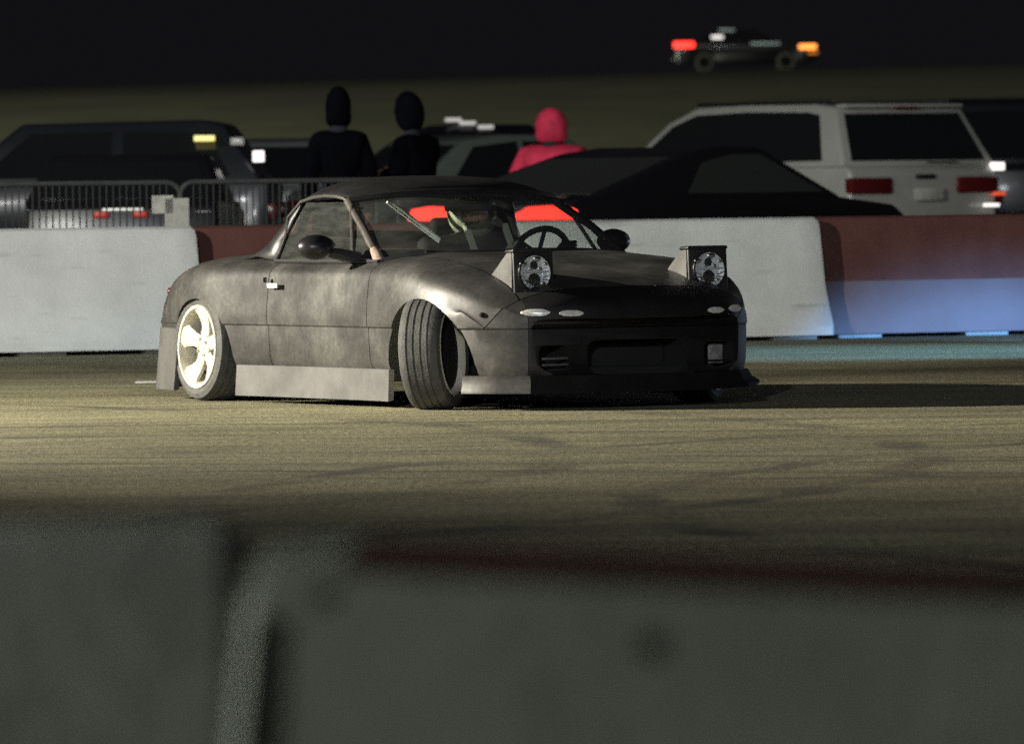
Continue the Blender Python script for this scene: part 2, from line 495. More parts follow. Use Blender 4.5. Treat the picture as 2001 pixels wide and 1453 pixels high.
# lit edge and corner highlight painted as pale strips on the chamfered end
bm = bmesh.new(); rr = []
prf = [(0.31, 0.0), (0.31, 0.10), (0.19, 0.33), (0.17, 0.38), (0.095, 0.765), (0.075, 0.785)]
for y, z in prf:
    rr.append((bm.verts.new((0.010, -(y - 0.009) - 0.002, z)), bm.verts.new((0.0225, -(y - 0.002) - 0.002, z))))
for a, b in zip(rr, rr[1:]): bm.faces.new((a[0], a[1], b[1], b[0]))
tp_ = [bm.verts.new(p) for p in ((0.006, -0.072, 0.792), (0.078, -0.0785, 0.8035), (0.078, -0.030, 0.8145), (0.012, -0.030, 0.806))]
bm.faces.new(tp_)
obj('lit_edge_strip', bm, mat('pale_edge_highlight', (0.66, 0.68, 0.63), 0.85, vscale=9, color2=(0.84, 0.86, 0.80), bump=.5, bscale=40), fb1)
# flat dark strip near its end, painted as a joint slot's shade
bm = bmesh.new()
for (z0, z1, y0, y1) in ((0.10, 0.33, -0.312, -0.192), (0.33, 0.38, -0.192, -0.172), (0.38, 0.76, -0.172, -0.0985)):
    a = [bm.verts.new(p) for p in ((0.023, y0 - 0.002, z0), (0.056, y0 - 0.002, z0), (0.048, y1 - 0.002, z1), (0.023, y1 - 0.002, z1))]
    bm.faces.new(a)
obj('slot_shade_strip', bm, M_stain_shade, fb1)
for (hx, hz, hy, hr) in ((.335, .752, -.1005, .008), (.075, .775, -.095, .007), (.80, .70, -.112, .009), (.55, .60, -.132, .010)):
    bm = lathe([(0, 0), (hr, 0), (hr * 1.2, .003), (hr * .6, .004), (0, .004)], 14)
    bmesh.ops.translate(bm, verts=bm.verts, vec=(hx, hy - .0015, hz))
    obj('bolt_hole', bm, M_stain_shade, fb1)
fb2 = fore_barrier((-0.205 - 2.6 * math.cos(R(3)), 5.86 - 2.6 * math.sin(R(3)), 0.0), R(3), R(0.0), 2.6, 'grey concrete barrier in the left foreground, left of the open joint', False)

# ------------------------------------------------------------------ crowd-control barricades
M_sign = mat('weathered_white_plate', (0.5, 0.49, 0.43), 0.7, var=0.2, vscale=12)
def barricade(label=None):
    t = thing('barricade', label, 'barricade', group='steel crowd barricades behind the barriers')
    W, Hh, r = 1.56, 1.10, 0.10
    bm = bmesh.new()
    pts = []
    for cx, cz, a0 in ((W - r, Hh - r, 0), (r, Hh - r, 90), (r, 0.15 + r, 180), (W - r, 0.15 + r, 270)):
        for k in range(6):
            a = R(a0 + 90 * k / 5)
            pts.append((cx + r * math.cos(a), 0, cz + r * math.sin(a)))
    tube(bm, pts, 0.018, 8, closed=True)
    obj('frame', bm, M_bars, t)
    src = None
    n = 30
    for i in range(n):
        x = 0.1 + (W - 0.2) * i / (n - 1)
        if src is None:
            bm = bmesh.new(); tube(bm, [(0, 0, 0.16), (0, 0, 1.09)], 0.0055, 5)
            src = obj('bar', bm, M_thin, t); src.location.x = x
        else:
            c = src.copy(); COL.objects.link(c); c.parent = t; c.location.x = x
    for x in (0.25, W - 0.25):
        bm = bmesh.new(); tube(bm, [(0, 0, 0.16), (0, 0, 0.03)], 0.018, 8); tube(bm, [(0, -0.3, 0.018), (0, 0.3, 0.018)], 0.017, 8)
        obj('foot', bm, M_steel, t, loc=(x, 0, 0))
    return t
blabels = ['crowd barricade left of the gap, with a small white plate on its right end',
           'crowd barricade right of the gap, behind the hardtop of the drift car',
           'crowd barricade behind the windshield of the drift car',
           'crowd barricade between the dark coupe and the white barrier',
           'crowd barricade in front of the white estate wagon',
           'crowd barricade at the far left edge of the picture']
proto = barricade(blabels[0])
def place_barricade(o, px):
    p = on_line(px) + bn * 1.1
    o.location = p; o.rotation_euler = (0, 0, YAW)
place_barricade(proto, 28)
bars = [proto]
for i, px in ((0, 470), (4, -430)):
    c = copy_tree(proto); c["label"] = blabels[i + 1]
    place_barricade(c, px); bars.append(c)
def plate(parent, x, z, w_, h_):
    obj('sign_plate', bbox(x - w_ / 2, x + w_ / 2, -0.034, -0.026, z - h_ / 2, z + h_ / 2, 0.002), M_sign, parent, smooth=False)
plate(bars[0], 1.42, 0.955, 0.15, 0.12)
plate(bars[1], -0.03, 0.885, 0.17, 0.22)
plate(bars[2], 1.66, 0.90, 0.17, 0.2)

# a strip of white debris on the track
bm = bbox(-0.13, 0.13, -0.16, 0.16, 0, 0.008, 0.003)
o = obj('debris_strip', bm, M_sign, None, loc=(-1.93, 41.6, 0.001)); tag(o, 'flat pale scrap lying on the track left of the rear wheel', 'debris')

# ------------------------------------------------------------------ materials of the cars
def drift_paint():
    m = bpy.data.materials.new('mottled_primer_paint')
    m.use_nodes = True
    nt = m.node_tree; N = nt.nodes; L = nt.links
    b = N["Principled BSDF"]
    tc = N.new("ShaderNodeTexCoord")
    n = N.new("ShaderNodeTexNoise"); n.inputs["Scale"].default_value = 3.2; n.inputs["Detail"].default_value = 8; n.inputs["Roughness"].default_value = 0.62
    L.new(tc.outputs["Object"], n.inputs["Vector"])
    r = N.new("ShaderNodeValToRGB")
    e = r.color_ramp.elements
    e[0].position = 0.34; e[0].color = (0.038, 0.037, 0.0355, 1)
    e[1].position = 0.70; e[1].color = (0.128, 0.124, 0.114, 1)
    k = e.new(0.52); k.color = (0.068, 0.067, 0.062, 1)
    L.new(n.outputs["Fac"], r.inputs[0])
    n2 = N.new("ShaderNodeTexNoise"); n2.inputs["Scale"].default_value = 45; n2.inputs["Detail"].default_value = 5
    L.new(tc.outputs["Object"], n2.inputs["Vector"])
    mx = N.new("ShaderNodeMix"); mx.data_type = 'RGBA'; mx.blend_type = 'OVERLAY'; mx.inputs[0].default_value = 0.45
    L.new(r.outputs[0], mx.inputs[6]); L.new(n2.outputs["Fac"], mx.inputs[7])
    L.new(mx.outputs[2], b.inputs["Base Color"])
    rr = N.new("ShaderNodeMapRange"); rr.inputs["To Min"].default_value = 0.33; rr.inputs["To Max"].default_value = 0.52
    L.new(n.outputs["Fac"], rr.inputs[0]); L.new(rr.outputs[0], b.inputs["Roughness"])
    b.inputs["Metallic"].default_value = 0.35
    b.inputs["Specular IOR Level"].default_value = 0.4
    return m
M_paint = drift_paint()
M_roof = mat('black_hardtop_paint', (0.018, 0.018, 0.018), 0.38, var=0.3, vscale=6)
M_skirt = mat('grey_primer', (0.058, 0.056, 0.052), 0.6, vscale=4.5, color2=(0.105, 0.102, 0.095), bump=0.15, bscale=20)
M_dark = mat('dark_interior', (0.010, 0.010, 0.010), 0.85, spec=.2)
M_core = mat('underbody_black', (0.008, 0.008, 0.008), 0.9)
M_tyre = mat('worn_tyre_rubber', (0.075, 0.075, 0.068), 0.75, var=0.25, vscale=14, bump=0.3, bscale=80)
M_rim = mat('cream_wheel_paint', (0.66, 0.63, 0.50), 0.38, var=0.08, vscale=10, coat=0.3)
M_chrome = mat('chrome', (0.75, 0.76, 0.78), 0.12, 1.0)
M_alu = mat('bare_aluminium', (0.5, 0.5, 0.5), 0.35, 0.9)
M_lens = mat('frosted_lens', (0.62, 0.62, 0.58), 0.2, var=0.15, vscale=40, coat=0.5)
M_glass = glass_mat('hazed_clear_glass', (0.92, 0.95, 0.93), 0.06)
M_lensglass = glass_mat('headlight_glass', (0.94, 0.96, 0.97), 0.03)
M_tint = mat('dark_tinted_glass', (0.012, 0.014, 0.015), 0.08, spec=0.6)
M_redlens = mat('red_lens', (0.11, 0.010, 0.012), 0.25, coat=0.4)
M_redlit = mat('lit_red_lens', (0.6, 0.03, 0.02), 0.4, emit=(1.0, 0.045, 0.03), estr=2.6)
M_redlit2 = mat('lit_far_tail_lamp', (0.6, 0.03, 0.02), 0.4, emit=(1.0, 0.03, 0.02), estr=4.0)
M_amber = mat('lit_amber_lens', (0.6, 0.2, 0.03), 0.4, emit=(1.0, 0.30, 0.05), estr=2.6)
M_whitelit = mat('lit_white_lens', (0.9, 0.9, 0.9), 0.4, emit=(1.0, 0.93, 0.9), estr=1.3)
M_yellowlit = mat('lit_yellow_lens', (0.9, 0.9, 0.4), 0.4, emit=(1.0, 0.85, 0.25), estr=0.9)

# ------------------------------------------------------------------ wheel
def wheel(name, parent, loc, rz, Rt=0.27, Wt=0.20, Rr=0.205, rim=None, camber=0.0, side=-1, spokes=5, detail=True):
    """side -1: outer face towards local -y"""
    rim = rim or M_rim
    wl = thing(name, None, None, loc)
    wl.parent = parent
    wl.rotation_euler = (camber, 0, rz)
    h = Wt / 2
    o_ = side
    prof = [(Rr, h * 0.92 * o_), (Rt - 0.035, h * 1.02 * o_), (Rt - 0.012, h * 0.93 * o_), (Rt - 0.002, h * 0.72 * o_)]
    for gpos in (0.52, 0.18, -0.18, -0.52):
        prof += [(Rt, (h * gpos + 0.005) * o_), (Rt - 0.006, (h * gpos + 0.003) * o_), (Rt - 0.006, (h * gpos - 0.003) * o_), (Rt, (h * gpos - 0.005) * o_)]
    prof += [(Rt - 0.002, -h * 0.72 * o_), (Rt - 0.012, -h * 0.93 * o_), (Rt - 0.035, -h * 1.02 * o_), (Rr, -h * 0.92 * o_)]
    obj('tyre', lathe(prof, 56, 'y', closed=False) if False else _tyre(prof), M_tyre, wl, angle=30)
    # rim barrel: lip, dish, inner barrel
    rp = [(Rr + 0.004, h * 0.95 * o_), (Rr + 0.002, h * 1.03 * o_), (Rr - 0.012, h * 1.03 * o_), (Rr - 0.018, h * 0.85 * o_), (Rr - 0.03, h * 0.3 * o_),
          (Rr - 0.035, -h * 0.4 * o_), (Rr - 0.015, -h * 0.9 * o_), (Rr - 0.006, -h * 0.98 * o_), (Rr + 0.003, -h * 0.95 * o_)]
    obj('rim_barrel', _tyre(rp), rim, wl, angle=40)
    # spokes as one face part
    y_out = h * 0.62 * o_
    bm = bmesh.new()
    for k in range(spokes):
        a = 2 * PI * k / spokes + PI / 2
        ca, sa = math.cos(a), math.sin(a)
        secs = [(0.04, 0.036, 0.010), (0.08, 0.034, 0.0), (0.12, 0.036, 0.004), (Rr - 0.045, 0.052, 0.02), (Rr - 0.014, 0.080, 0.034)]
        rings = []
        for (rr_, hw, inset) in secs:
            q = []
            for (sx, dy) in ((-1, 0.012), (-0.55, 0.0), (0.55, 0.0), (1, 0.012), (0.9, 0.035), (-0.9, 0.035)):
                px_, pz_ = rr_ * ca - sx * hw * sa, rr_ * sa + sx * hw * ca
                q.append(bm.verts.new((px_, y_out - o_ * (0.0 + dy) + o_ * inset, pz_)))
            rings.append(q)
        for a_, b_ in zip(rings, rings[1:]):
            for j in range(6): bm.faces.new((a_[j], a_[(j + 1) % 6], b_[(j + 1) % 6], b_[j]))
        bm.faces.new(rings[0]); bm.faces.new(rings[-1][::-1])
    sp = obj('spoke_face', bm, rim, wl, angle=35)
    hub = lathe([(0.0, y_out + 0.016 * o_), (0.022, y_out + 0.016 * o_), (0.03, y_out + 0.008 * o_), (0.062, y_out + 0.004 * o_), (0.066, y_out - 0.03 * o_), (0.0, y_out - 0.03 * o_)], 24)
    obj('hub', hub, rim, wl)
    if detail:
        bm = bmesh.new()
        for k in range(4):
            a = 2 * PI * k / 4 + 0.5
            c = Vector((0.045 * math.cos(a), y_out + 0.004 * o_, 0.045 * math.sin(a)))
            tube(bm, [c, c + Vector((0, 0.012 * o_, 0))], 0.009, 6)
        obj('lug_nuts', bm, M_alu, wl)
        bd_ = lathe([(0.0, 0.03 * o_), (0.125, 0.03 * o_), (0.125, 0.012 * o_), (0.0, 0.012 * o_)], 32)
        obj('brake_disc', bd_, M_alu, wl)
        obj('caliper', bbox(0.075, 0.14, min(-0.02 * o_, 0.05 * o_), max(-0.02 * o_, 0.05 * o_), -0.05, 0.06, 0.008), M_black, wl)
        rs_ = 0.188 if abs(rz) > 0.1 else 0.166  # enlarged on steered wheels, blacks out the inner rim as shade
        bp_ = lathe([(0.0, -0.02 * o_), (rs_, -0.05 * o_), (rs_, -0.065 * o_), (0.0, -0.085 * o_)], 28)
        obj('dust_shield_shade', bp_, M_core, wl)
    return wl

def _tyre(prof, n=56):
    bm = bmesh.new()
    rings = []
    for r_, a in prof:
        rings.append([bm.verts.new((math.cos(2 * PI * k / n) * r_, a, math.sin(2 * PI * k / n) * r_)) for k in range(n)])
    for i in range(len(rings)):
        a, b = rings[i], rings[(i + 1) % len(rings)]
        for k in range(n): bm.faces.new((a[k], a[(k + 1) % n], b[(k + 1) % n], b[k]))
    return bm

# ------------------------------------------------------------------ the drift car
HA = R(60.5)
ORI = Vector((-0.2886, 37.35, 0))
car = thing('drift_car', 'small dark grey two-seat drift car with hardtop, raised pop-up headlights and cream wheels', 'car', tuple(ORI), -HA)

K_zc = [(-1.95, .50), (-1.92, .56), (-1.86, .62), (-1.75, .665), (-1.5, .70), (-1.1, .735), (-.7, .745), (-.3, .745), (.3, .745), (.72, .742), (1.0, .715), (1.3, .672), (1.55, .63), (1.73, .583), (1.81, .55), (1.865, .515), (1.89, .475), (1.90, .43)]
K_zr = [(-1.95, .47), (-1.92, .53), (-1.86, .585), (-1.75, .635), (-1.5, .68), (-1.1, .708), (-.7, .70), (-.3, .69), (.3, .69), (.72, .70), (1.0, .695), (1.3, .655), (1.55, .60), (1.73, .55), (1.81, .515), (1.865, .485), (1.89, .455), (1.90, .42)]
K_yc = [(-1.95, .56), (-1.75, .60), (-1.1, .665), (-.5, .695), (.3, .70), (.75, .67), (1.1, .655), (1.5, .63), (1.8, .58), (1.90, .54)]
K_w = [(-1.95, .72), (-1.85, .76), (-1.6, .81), (-1.13, .855), (-.75, .825), (-.4, .80), (.3, .80), (.7, .815), (1.13, .848), (1.35, .83), (1.5, .80), (1.7, .755), (1.80, .725), (1.85, .695), (1.88, .65), (1.90, .57)]
K_zb = [(-1.95, .24), (-1.85, .16), (-1.5, .13), (1.7, .13), (1.86, .14), (1.90, .17)]
def bend(x, y):
    t = min(1.0, abs(y) / 0.80)
    if x > 0.9:
        s = min(1, max(0, x - 1.2) / 0.7) ** 2
        return x - 0.38 * s * t ** 3.2
    if x < -1.1:
        s = min(1, (-1.1 - x) / 0.8); s = s * s * (3 - 2 * s)
        return x + 0.26 * s * t ** 3
    return x
def body_section(x):
    zc, zr, yc, wd, zb = (interp(k, x) for k in (K_zc, K_zr, K_yc, K_w, K_zb))
    tk = (zr + 0.02 - zb) / 0.6
    mid = 0.45 if zr > 0.6 else zr - 0.13
    cr = min(0.385, zr - 0.03)
    P = [(0, zc), (yc * .35, zc - 0.003), (yc * .65, zc * .8 + zr * .2 + .004), (yc * .85, zc * .4 + zr * .6 + .006), (yc, zr + 0.004), (yc + (wd - yc) * .45, zr - 0.016),
         (yc + (wd - yc) * .78, zr - 0.05 if zr > .52 else zr - 0.02), (wd - 0.012, max(cr + .012, zr - 0.12)), (wd, max(cr + .006, mid)), (wd - 0.002, cr + 0.004)]
    Q = [(wd - 0.012, cr - 0.004), (wd - 0.012, cr * .6 + .08), (wd - 0.02, 0.22), (wd - 0.045, zb + 0.03), (wd - 0.09, zb), (0.3, zb), (0, zb)]
    # smooth the upper part
    out = []
    for i in range(len(P) - 1):
        p0, p1, p2, p3 = P[max(i - 1, 0)], P[i], P[i + 1], P[min(i + 2, len(P) - 1)]
        if i == 0: p0 = (-P[1][0], P[1][1])
        for j in range(4):
            t = j / 4
            out.append(tuple(0.5 * (2 * p1[a] + (p2[a] - p0[a]) * t + (2 * p0[a] - 5 * p1[a] + 4 * p2[a] - p3[a]) * t * t + (3 * p1[a] - p0[a] - 3 * p2[a] + p3[a]) * t ** 3) for a in (0, 1)))
    out.append(P[-1])
    return out + Q
def body_shell():
    bm = bmesh.new()
    xs = [-1.95, -1.935, -1.915, -1.89] + [-1.86 + 0.05 * i for i in range(int((1.86 + 1.80) / 0.05) + 1)] + [1.845, 1.865, 1.878, 1.888, 1.896, 1.90]
    rings = []
    for x in xs:
        s = body_section(x)
        full = s + [(-y, z) for y, z in reversed(s[1:-1])]
        rings.append([bm.verts.new((bend(x, y), -y, z)) for y, z in full])
    n = len(rings[0])
    for a, b in zip(rings, rings[1:]):
        for k in range(n): bm.faces.new((a[k], a[(k + 1) % n], b[(k + 1) % n], b[k]))
    # end caps as strips between mirrored halves
    h = (n) // 2
    for r_ in (rings[0], rings[-1]):
        for k in range(0, h):
            a, b, c, d = r_[k], r_[k + 1], r_[(n - k - 1) % n], r_[(n - k) % n]
            vs = []
            for v in (a, b, c, d):
                if v not in vs: vs.append(v)
            if len(vs) >= 3: bm.faces.new(vs)
    bmesh.ops.recalc_face_normals(bm, faces=bm.faces)
    return bm
AR_F, AR_R = (1.175, 0.155, 0.37), (-1.115, 0.185, 0.325)
def temp_obj(bm, m=None):
    me = bpy.data.meshes.new('tmp'); bm.to_mesh(me); bm.free(); me.materials.append(m or M_core)
    o = bpy.data.objects.new('tmp', me); COL.objects.link(o); return o
shell = temp_obj(body_shell(), M_paint)
cutters = []
for (cx, cz, rr_) in (AR_F, AR_R):
    for sy in (-1, 1):
        bm = bmesh.new()
        n = 48
        r0, r1 = [], []
        for k in range(n):
            a = 2 * PI * k / n
            r0.append(bm.verts.new((cx + rr_ * math.cos(a), 0.46 * sy, cz + rr_ * math.sin(a))))
            r1.append(bm.verts.new((cx + rr_ * 1.01 * math.cos(a), 1.1 * sy, cz + rr_ * 1.01 * math.sin(a))))
        for k in range(n): bm.faces.new((r0[k], r0[(k + 1) % n], r1[(k + 1) % n], r1[k]))
        bm.faces.new(r0); bm.faces.new(r1)
        bmesh.ops.recalc_face_normals(bm, faces=bm.faces)
        cutters.append(temp_obj(bm))
# front mouth and brake ducts
bm = bbox(1.50, 2.2, -0.27, 0.27, 0.155, 0.325, 0.05, 3); cutters.append(temp_obj(bm))
for sy in (-1, 1):
    bm = bbox(1.42, 2.2, -0.08, 0.08, 0.185, 0.305, 0.03, 3); bmesh.ops.translate(bm, verts=bm.verts, vec=(0, 0.45 * sy, 0)); cutters.append(temp_obj(bm))
for c in cutters:
    md = shell.modifiers.new('b', 'BOOLEAN'); md.operation = 'DIFFERENCE'; md.object = c; md.solver = 'EXACT'; md.material_mode = 'TRANSFER'
bpy.context.view_layer.update()
dg = bpy.context.evaluated_depsgraph_get()
SHELL = bpy.data.meshes.new_from_object(shell.evaluated_get(dg))
for o in cutters + [shell]: bpy.data.objects.remove(o, do_unlink=True)

def piece(plane_sets):
    """each set of half-spaces (point, outward normal to discard) gives a part of the shell; the sets are joined"""
    tot = bmesh.new()
    for planes in plane_sets:
        b = bmesh.new(); b.from_mesh(SHELL)
        for co, no in planes:
            bmesh.ops.bisect_plane(b, geom=b.verts[:] + b.edges[:] + b.faces[:], plane_co=co, plane_no=no, clear_outer=True, dist=1e-5)
        me = bpy.data.meshes.new('t'); b.to_mesh(me); b.free(); tot.from_mesh(me); bpy.data.meshes.remove(me)
    return tot
def XP(x): return ((x, 0, 0), (1, 0, 0))     # keep below x
def XM(x): return ((x, 0, 0), (-1, 0, 0))    # keep above x
def YP(y): return ((0, y, 0), (0, 1, 0))
def YM(y): return ((0, y, 0), (0, -1, 0))
def ZP(z): return ((0, 0, z), (0, 0, 1))
def ZM(z): return ((0, 0, z), (0, 0, -1))
def DG(keep_front, off=0.0):
    n = Vector((0.165, 0, -0.13)).normalized()
    co = Vector((1.60 + off, 0, 0.39))
    return (tuple(co), tuple(-n if keep_front else n))
g = 0.0028
CR = 0.3835
def panel(name, sets, m=M_paint, th=0.006):
    o = obj(name, piece(sets), list(SHELL.materials), car, angle=35)
    return o
HW = 0.585
panel('hood', [[XM(0.70), DG(False, -g), YP(HW - g), YM(-HW + g), ZM(.45)]])
for s in (1, -1):
    Y_in = [YM(HW + g)] if s > 0 else [YP(-HW - g)]
    panel('front_fender', [[XM(0.605 + g), DG(False, -g), ZM(CR + g * .5)] + Y_in, [XM(0.605 + g), XP(1.10), ZP(CR), ZM(.12)] + Y_in])
    d = panel('door', [[XM(-0.445 + g), XP(0.605 - g), ZM(.17), (YM(.63) if s > 0 else YP(-.63))]])
    # door handle with chrome surround
    yy = s * 0.812
    bm = bbox(-0.40, -0.29, min(yy, yy + s * 0.012), max(yy, yy + s * 0.012), .567, .593, 0.006)
    obj('door_handle', bm, M_lens, d)
    bm = lathe([(0, 0), (0.014, 0), (0.014, 0.008), (0, 0.008)], 16); bmesh.ops.translate(bm, verts=bm.verts, vec=(-0.425, yy - (0.008 if s < 0 else 0), .607))
    obj('lock', bm, M_chrome, d)
M_bump = mat('shaded_bumper_black', (.006, .0055, .006), .6, spec=.35, var=.3, vscale=8)  # black puts the unlit front's shade into the bumper colour
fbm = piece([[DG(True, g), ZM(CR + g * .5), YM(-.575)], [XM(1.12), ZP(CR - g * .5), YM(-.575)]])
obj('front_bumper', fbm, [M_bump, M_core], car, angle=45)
panel('bumper_corner', [[DG(True, g), ZM(CR + g * .5), YP(-.577)], [XM(1.12), ZP(CR - g * .5), YP(-.577)]])
panel('rear_body', [[XP(-0.445 - g), XM(-1.62), ZM(.12), YM(.60)], [XP(-0.445 - g), XM(-1.62), ZM(.12), YP(-.60)], [XP(-.62), XM(-.80), ZM(.5), YM(-.60), YP(.60)]])
panel('trunk_lid', [[XP(-.80 - g), XM(-1.70), YM(-.60 + g), YP(.60 - g), ZM(.5)]])
panel('rear_bumper', [[XP(-1.62 - g), ZP(.60)], [XP(-1.70 - g), ZM(.60)], [XP(-1.62 - g), ZM(.60), YM(.60)], [XP(-1.62 - g), ZM(.60), YP(-.60)]])
# lower rear valance, flared out behind the rear wheel
def skirt_loft(name, pts, m, parent=car):
    """pts: list of (top(x,y,z), bottom(x,y,z)); slab 12 mm"""
    bm = bmesh.new()
    rows = []
    for tp, bt in pts:
        a, b = Vector(tp), Vector(bt)
        mid = (a + b) / 2
        inn = Vector((0, -math.copysign(0.03, a.y) if abs(a.y) > .05 else 0, 0)) + Vector((-math.copysign(.02, a.x) if abs(a.x) > 1.4 else 0, 0, 0))
        rows.append([bm.verts.new(v) for v in (a, a * .35 + b * .65 - inn * .25 * 0, b, b + inn + Vector((0, 0, .004)), a + inn)])
    for r0, r1 in zip(rows, rows[1:]):
        for k in range(5): bm.faces.new((r0[k], r0[(k + 1) % 5], r1[(k + 1) % 5], r1[k]))
    bm.faces.new(rows[0]); bm.faces.new(rows[-1][::-1])
    return obj(name, bm, m, parent, angle=40)
for s in (-1, 1):
    pts = []
    for i in range(17):
        x = -.75 + (1.575) * i / 16
        wv = interp(K_w, x)
        pts.append(((x, s * (wv - 0.014), .186), (x - (0.01 if i == 0 else 0), s * (wv - 0.008), .034)))
    skirt_loft('side_skirt', pts, M_skirt)
def plan(x, s=1):  # outline point on the shell at height of max width
    wv = interp(K_w, x)
    return Vector((bend(x, wv), s * wv, 0))
# front lip following the bumper plan
outl = []
for x in (1.60, 1.68, 1.76, 1.82, 1.87, 1.90):
    outl.append(plan(x, -1))
for k in range(1, 7):
    y = -.69 + .69 * k / 6.0
    outl.append(Vector((bend(1.90, y), y, 0)))
outl = outl + [Vector((p.x, -p.y, 0)) for p in reversed(outl[:-1])]
pts = []
nrm = []
for i, p in enumerate(outl):
    a, b = outl[max(i - 1, 0)], outl[min(i + 1, len(outl) - 1)]
    t_ = (b - a).normalized(); n_ = Vector((t_.y, -t_.x, 0))
    if n_.x < 0 and abs(p.y) < .7: n_ = -n_
    if n_.y * p.y < 0 and abs(p.y) > .3: n_ = -n_
    q = p + n_ * (0.010 + 0.055 * max(0, i / (len(outl) - 1) - .35) / .65 * min(1, (len(outl) - 1 - i) / 2 + .3))
    pts.append(((p.x + n_.x * .004, p.y + n_.y * .004, .165), (q.x, q.y, .082 + .022 * max(0, i / (len(outl) - 1) - .6) / .4)))
def lip(pts, m):
    bm = bmesh.new(); rows = []
    for tp, bt in pts:
        a, b = Vector(tp), Vector(bt)
        inn = (Vector((0.9, 0, 0)) - Vector((a.x, a.y, 0))).normalized() * 0.06
        rows.append([bm.verts.new(v) for v in (a, a * .5 + b * .5 + inn * .15, b + Vector((0, 0, .014)), b, b + inn * 2, a + inn)])
    for r0, r1 in zip(rows, rows[1:]):
        for k in range(6): bm.faces.new((r0[k], r0[(k + 1) % 6], r1[(k + 1) % 6], r1[k]))
    bm.faces.new(rows[0]); bm.faces.new(rows[-1][::-1])
    return obj('front_lip', bm, m, car, angle=40)
lip(pts[:7], M_paint)
lip(pts[6:], mat('shaded_lip_black', (.006, .006, .0065), .8, spec=.15, var=.3, vscale=9))  # lip turns black where the front is unlit, shade painted in
# rear valance
ro = []
for x in (-1.44, -1.55, -1.68, -1.8, -1.9, -1.95): ro.append(plan(x, -1))
for k in range(1, 5):
    y = -.72 + .72 * k / 4.0
    ro.append(Vector((bend(-1.95, y), y, 0)))
ro = ro + [Vector((p.x, -p.y, 0)) for p in reversed(ro[:-1])]
pts = []
for i, p in enumerate(ro):
    a, b = ro[max(i - 1, 0)], ro[min(i + 1, len(ro) - 1)]
    t_ = (b - a).normalized(); n_ = Vector((t_.y, -t_.x, 0))
    if n_.x > 0 and abs(p.y) < .6: n_ = -n_
    if n_.y * p.y < 0 and abs(p.y) > .3: n_ = -n_
    pts.append(((p.x, p.y, .36), (p.x + n_.x * .03, p.y + n_.y * .03, .05)))
skirt_loft('rear_valance', pts, M_skirt)

# underbody, inner core (dark, seen through gaps), radiator
obj('floor_pan', bbox(-1.75, 1.75, -.455, .455, .115, .20, .02), M_core, car)
obj('engine_block', bbox(.80, 1.48, -.44, .44, .22, .56, .06), M_core, car)
rad = bbox(1.50, 1.54, -.33, .33, .14, .34, .004)
obj('radiator', rad, M_core, car)
ic = obj('intercooler', bbox(1.56, 1.60, -.26, .26, .16, .31, .01), M_core, car)
for s in (-1, 1):
    bm = bmesh.new()
    for k in ((0, 1) if s < 0 else (0,)):
        tube(bm, [(1.79, s * .45 - .07, .215 + .03 * k), (1.79, s * .45 + .07, .215 + .03 * k)], .006, 6)
    obj('duct_bars', bm, M_alu if s < 0 else M_bump, car)
    if s > 0:
        obj('duct_plate', bbox(1.70, 1.705, .44, .52, .20, .295, .002), mat('dull_plate', (.12, .12, .115), .4, vscale=30, color2=(.3, .3, .28)), car)

# ---- front marker lamps
def shell_front_x(y, z):
    """x of the fascia at y (approx.)"""
    x = 1.90 if z < .45 else interp([(z_, x_) for x_, z_ in reversed(K_zc[-5:])], z)
    return bend(x, y)
def lamp_patch(name, y0, y1, z0, z1, m, n=6, proud=0.006, parent=car):
    bm = bmesh.new(); rows = []
    for i in range(n + 1):
        t = i / n
        y = y0 + (y1 - y0) * t
        hz = (z1 - z0) / 2 * (1 - abs(2 * t - 1) ** 3) ** .5 if 0 < t < 1 else (z1 - z0) * .15
        zc = (z0 + z1) / 2
        row = []
        for j in range(5):
            z = zc - hz + 2 * hz * j / 4
            row.append(bm.verts.new((shell_front_x(y, z) + proud * (1 - abs(2 * j / 4 - 1) ** 2 * .6), y, z)))
        row.append(bm.verts.new((shell_front_x(y, zc) - .03, y, zc)))
        rows.append(row)
    for a, b in zip(rows, rows[1:]):
        for k in range(6): bm.faces.new((a[k], a[(k + 1) % 6], b[(k + 1) % 6], b[k]))
    bm.faces.new(rows[0]); bm.faces.new(rows[-1][::-1])
    return obj(name, bm, m, parent)
for s in (-1, 1):
    lamp_patch('turn_signal', s * .60, s * .49, .445, .478, M_lens)
    lamp_patch('marker_lamp', s * .45, s * .34, .442, .470, M_lens)
# tow hole in the bumper corner
bm = bmesh.new(); bmesh.ops.create_icosphere(bm, subdivisions=2, radius=.013)
pp = plan(1.79, -1)
bmesh.ops.translate(bm, verts=bm.verts, vec=(pp.x - .004, pp.y + .004, .452))
obj('tow_hole', bm, M_core, car)

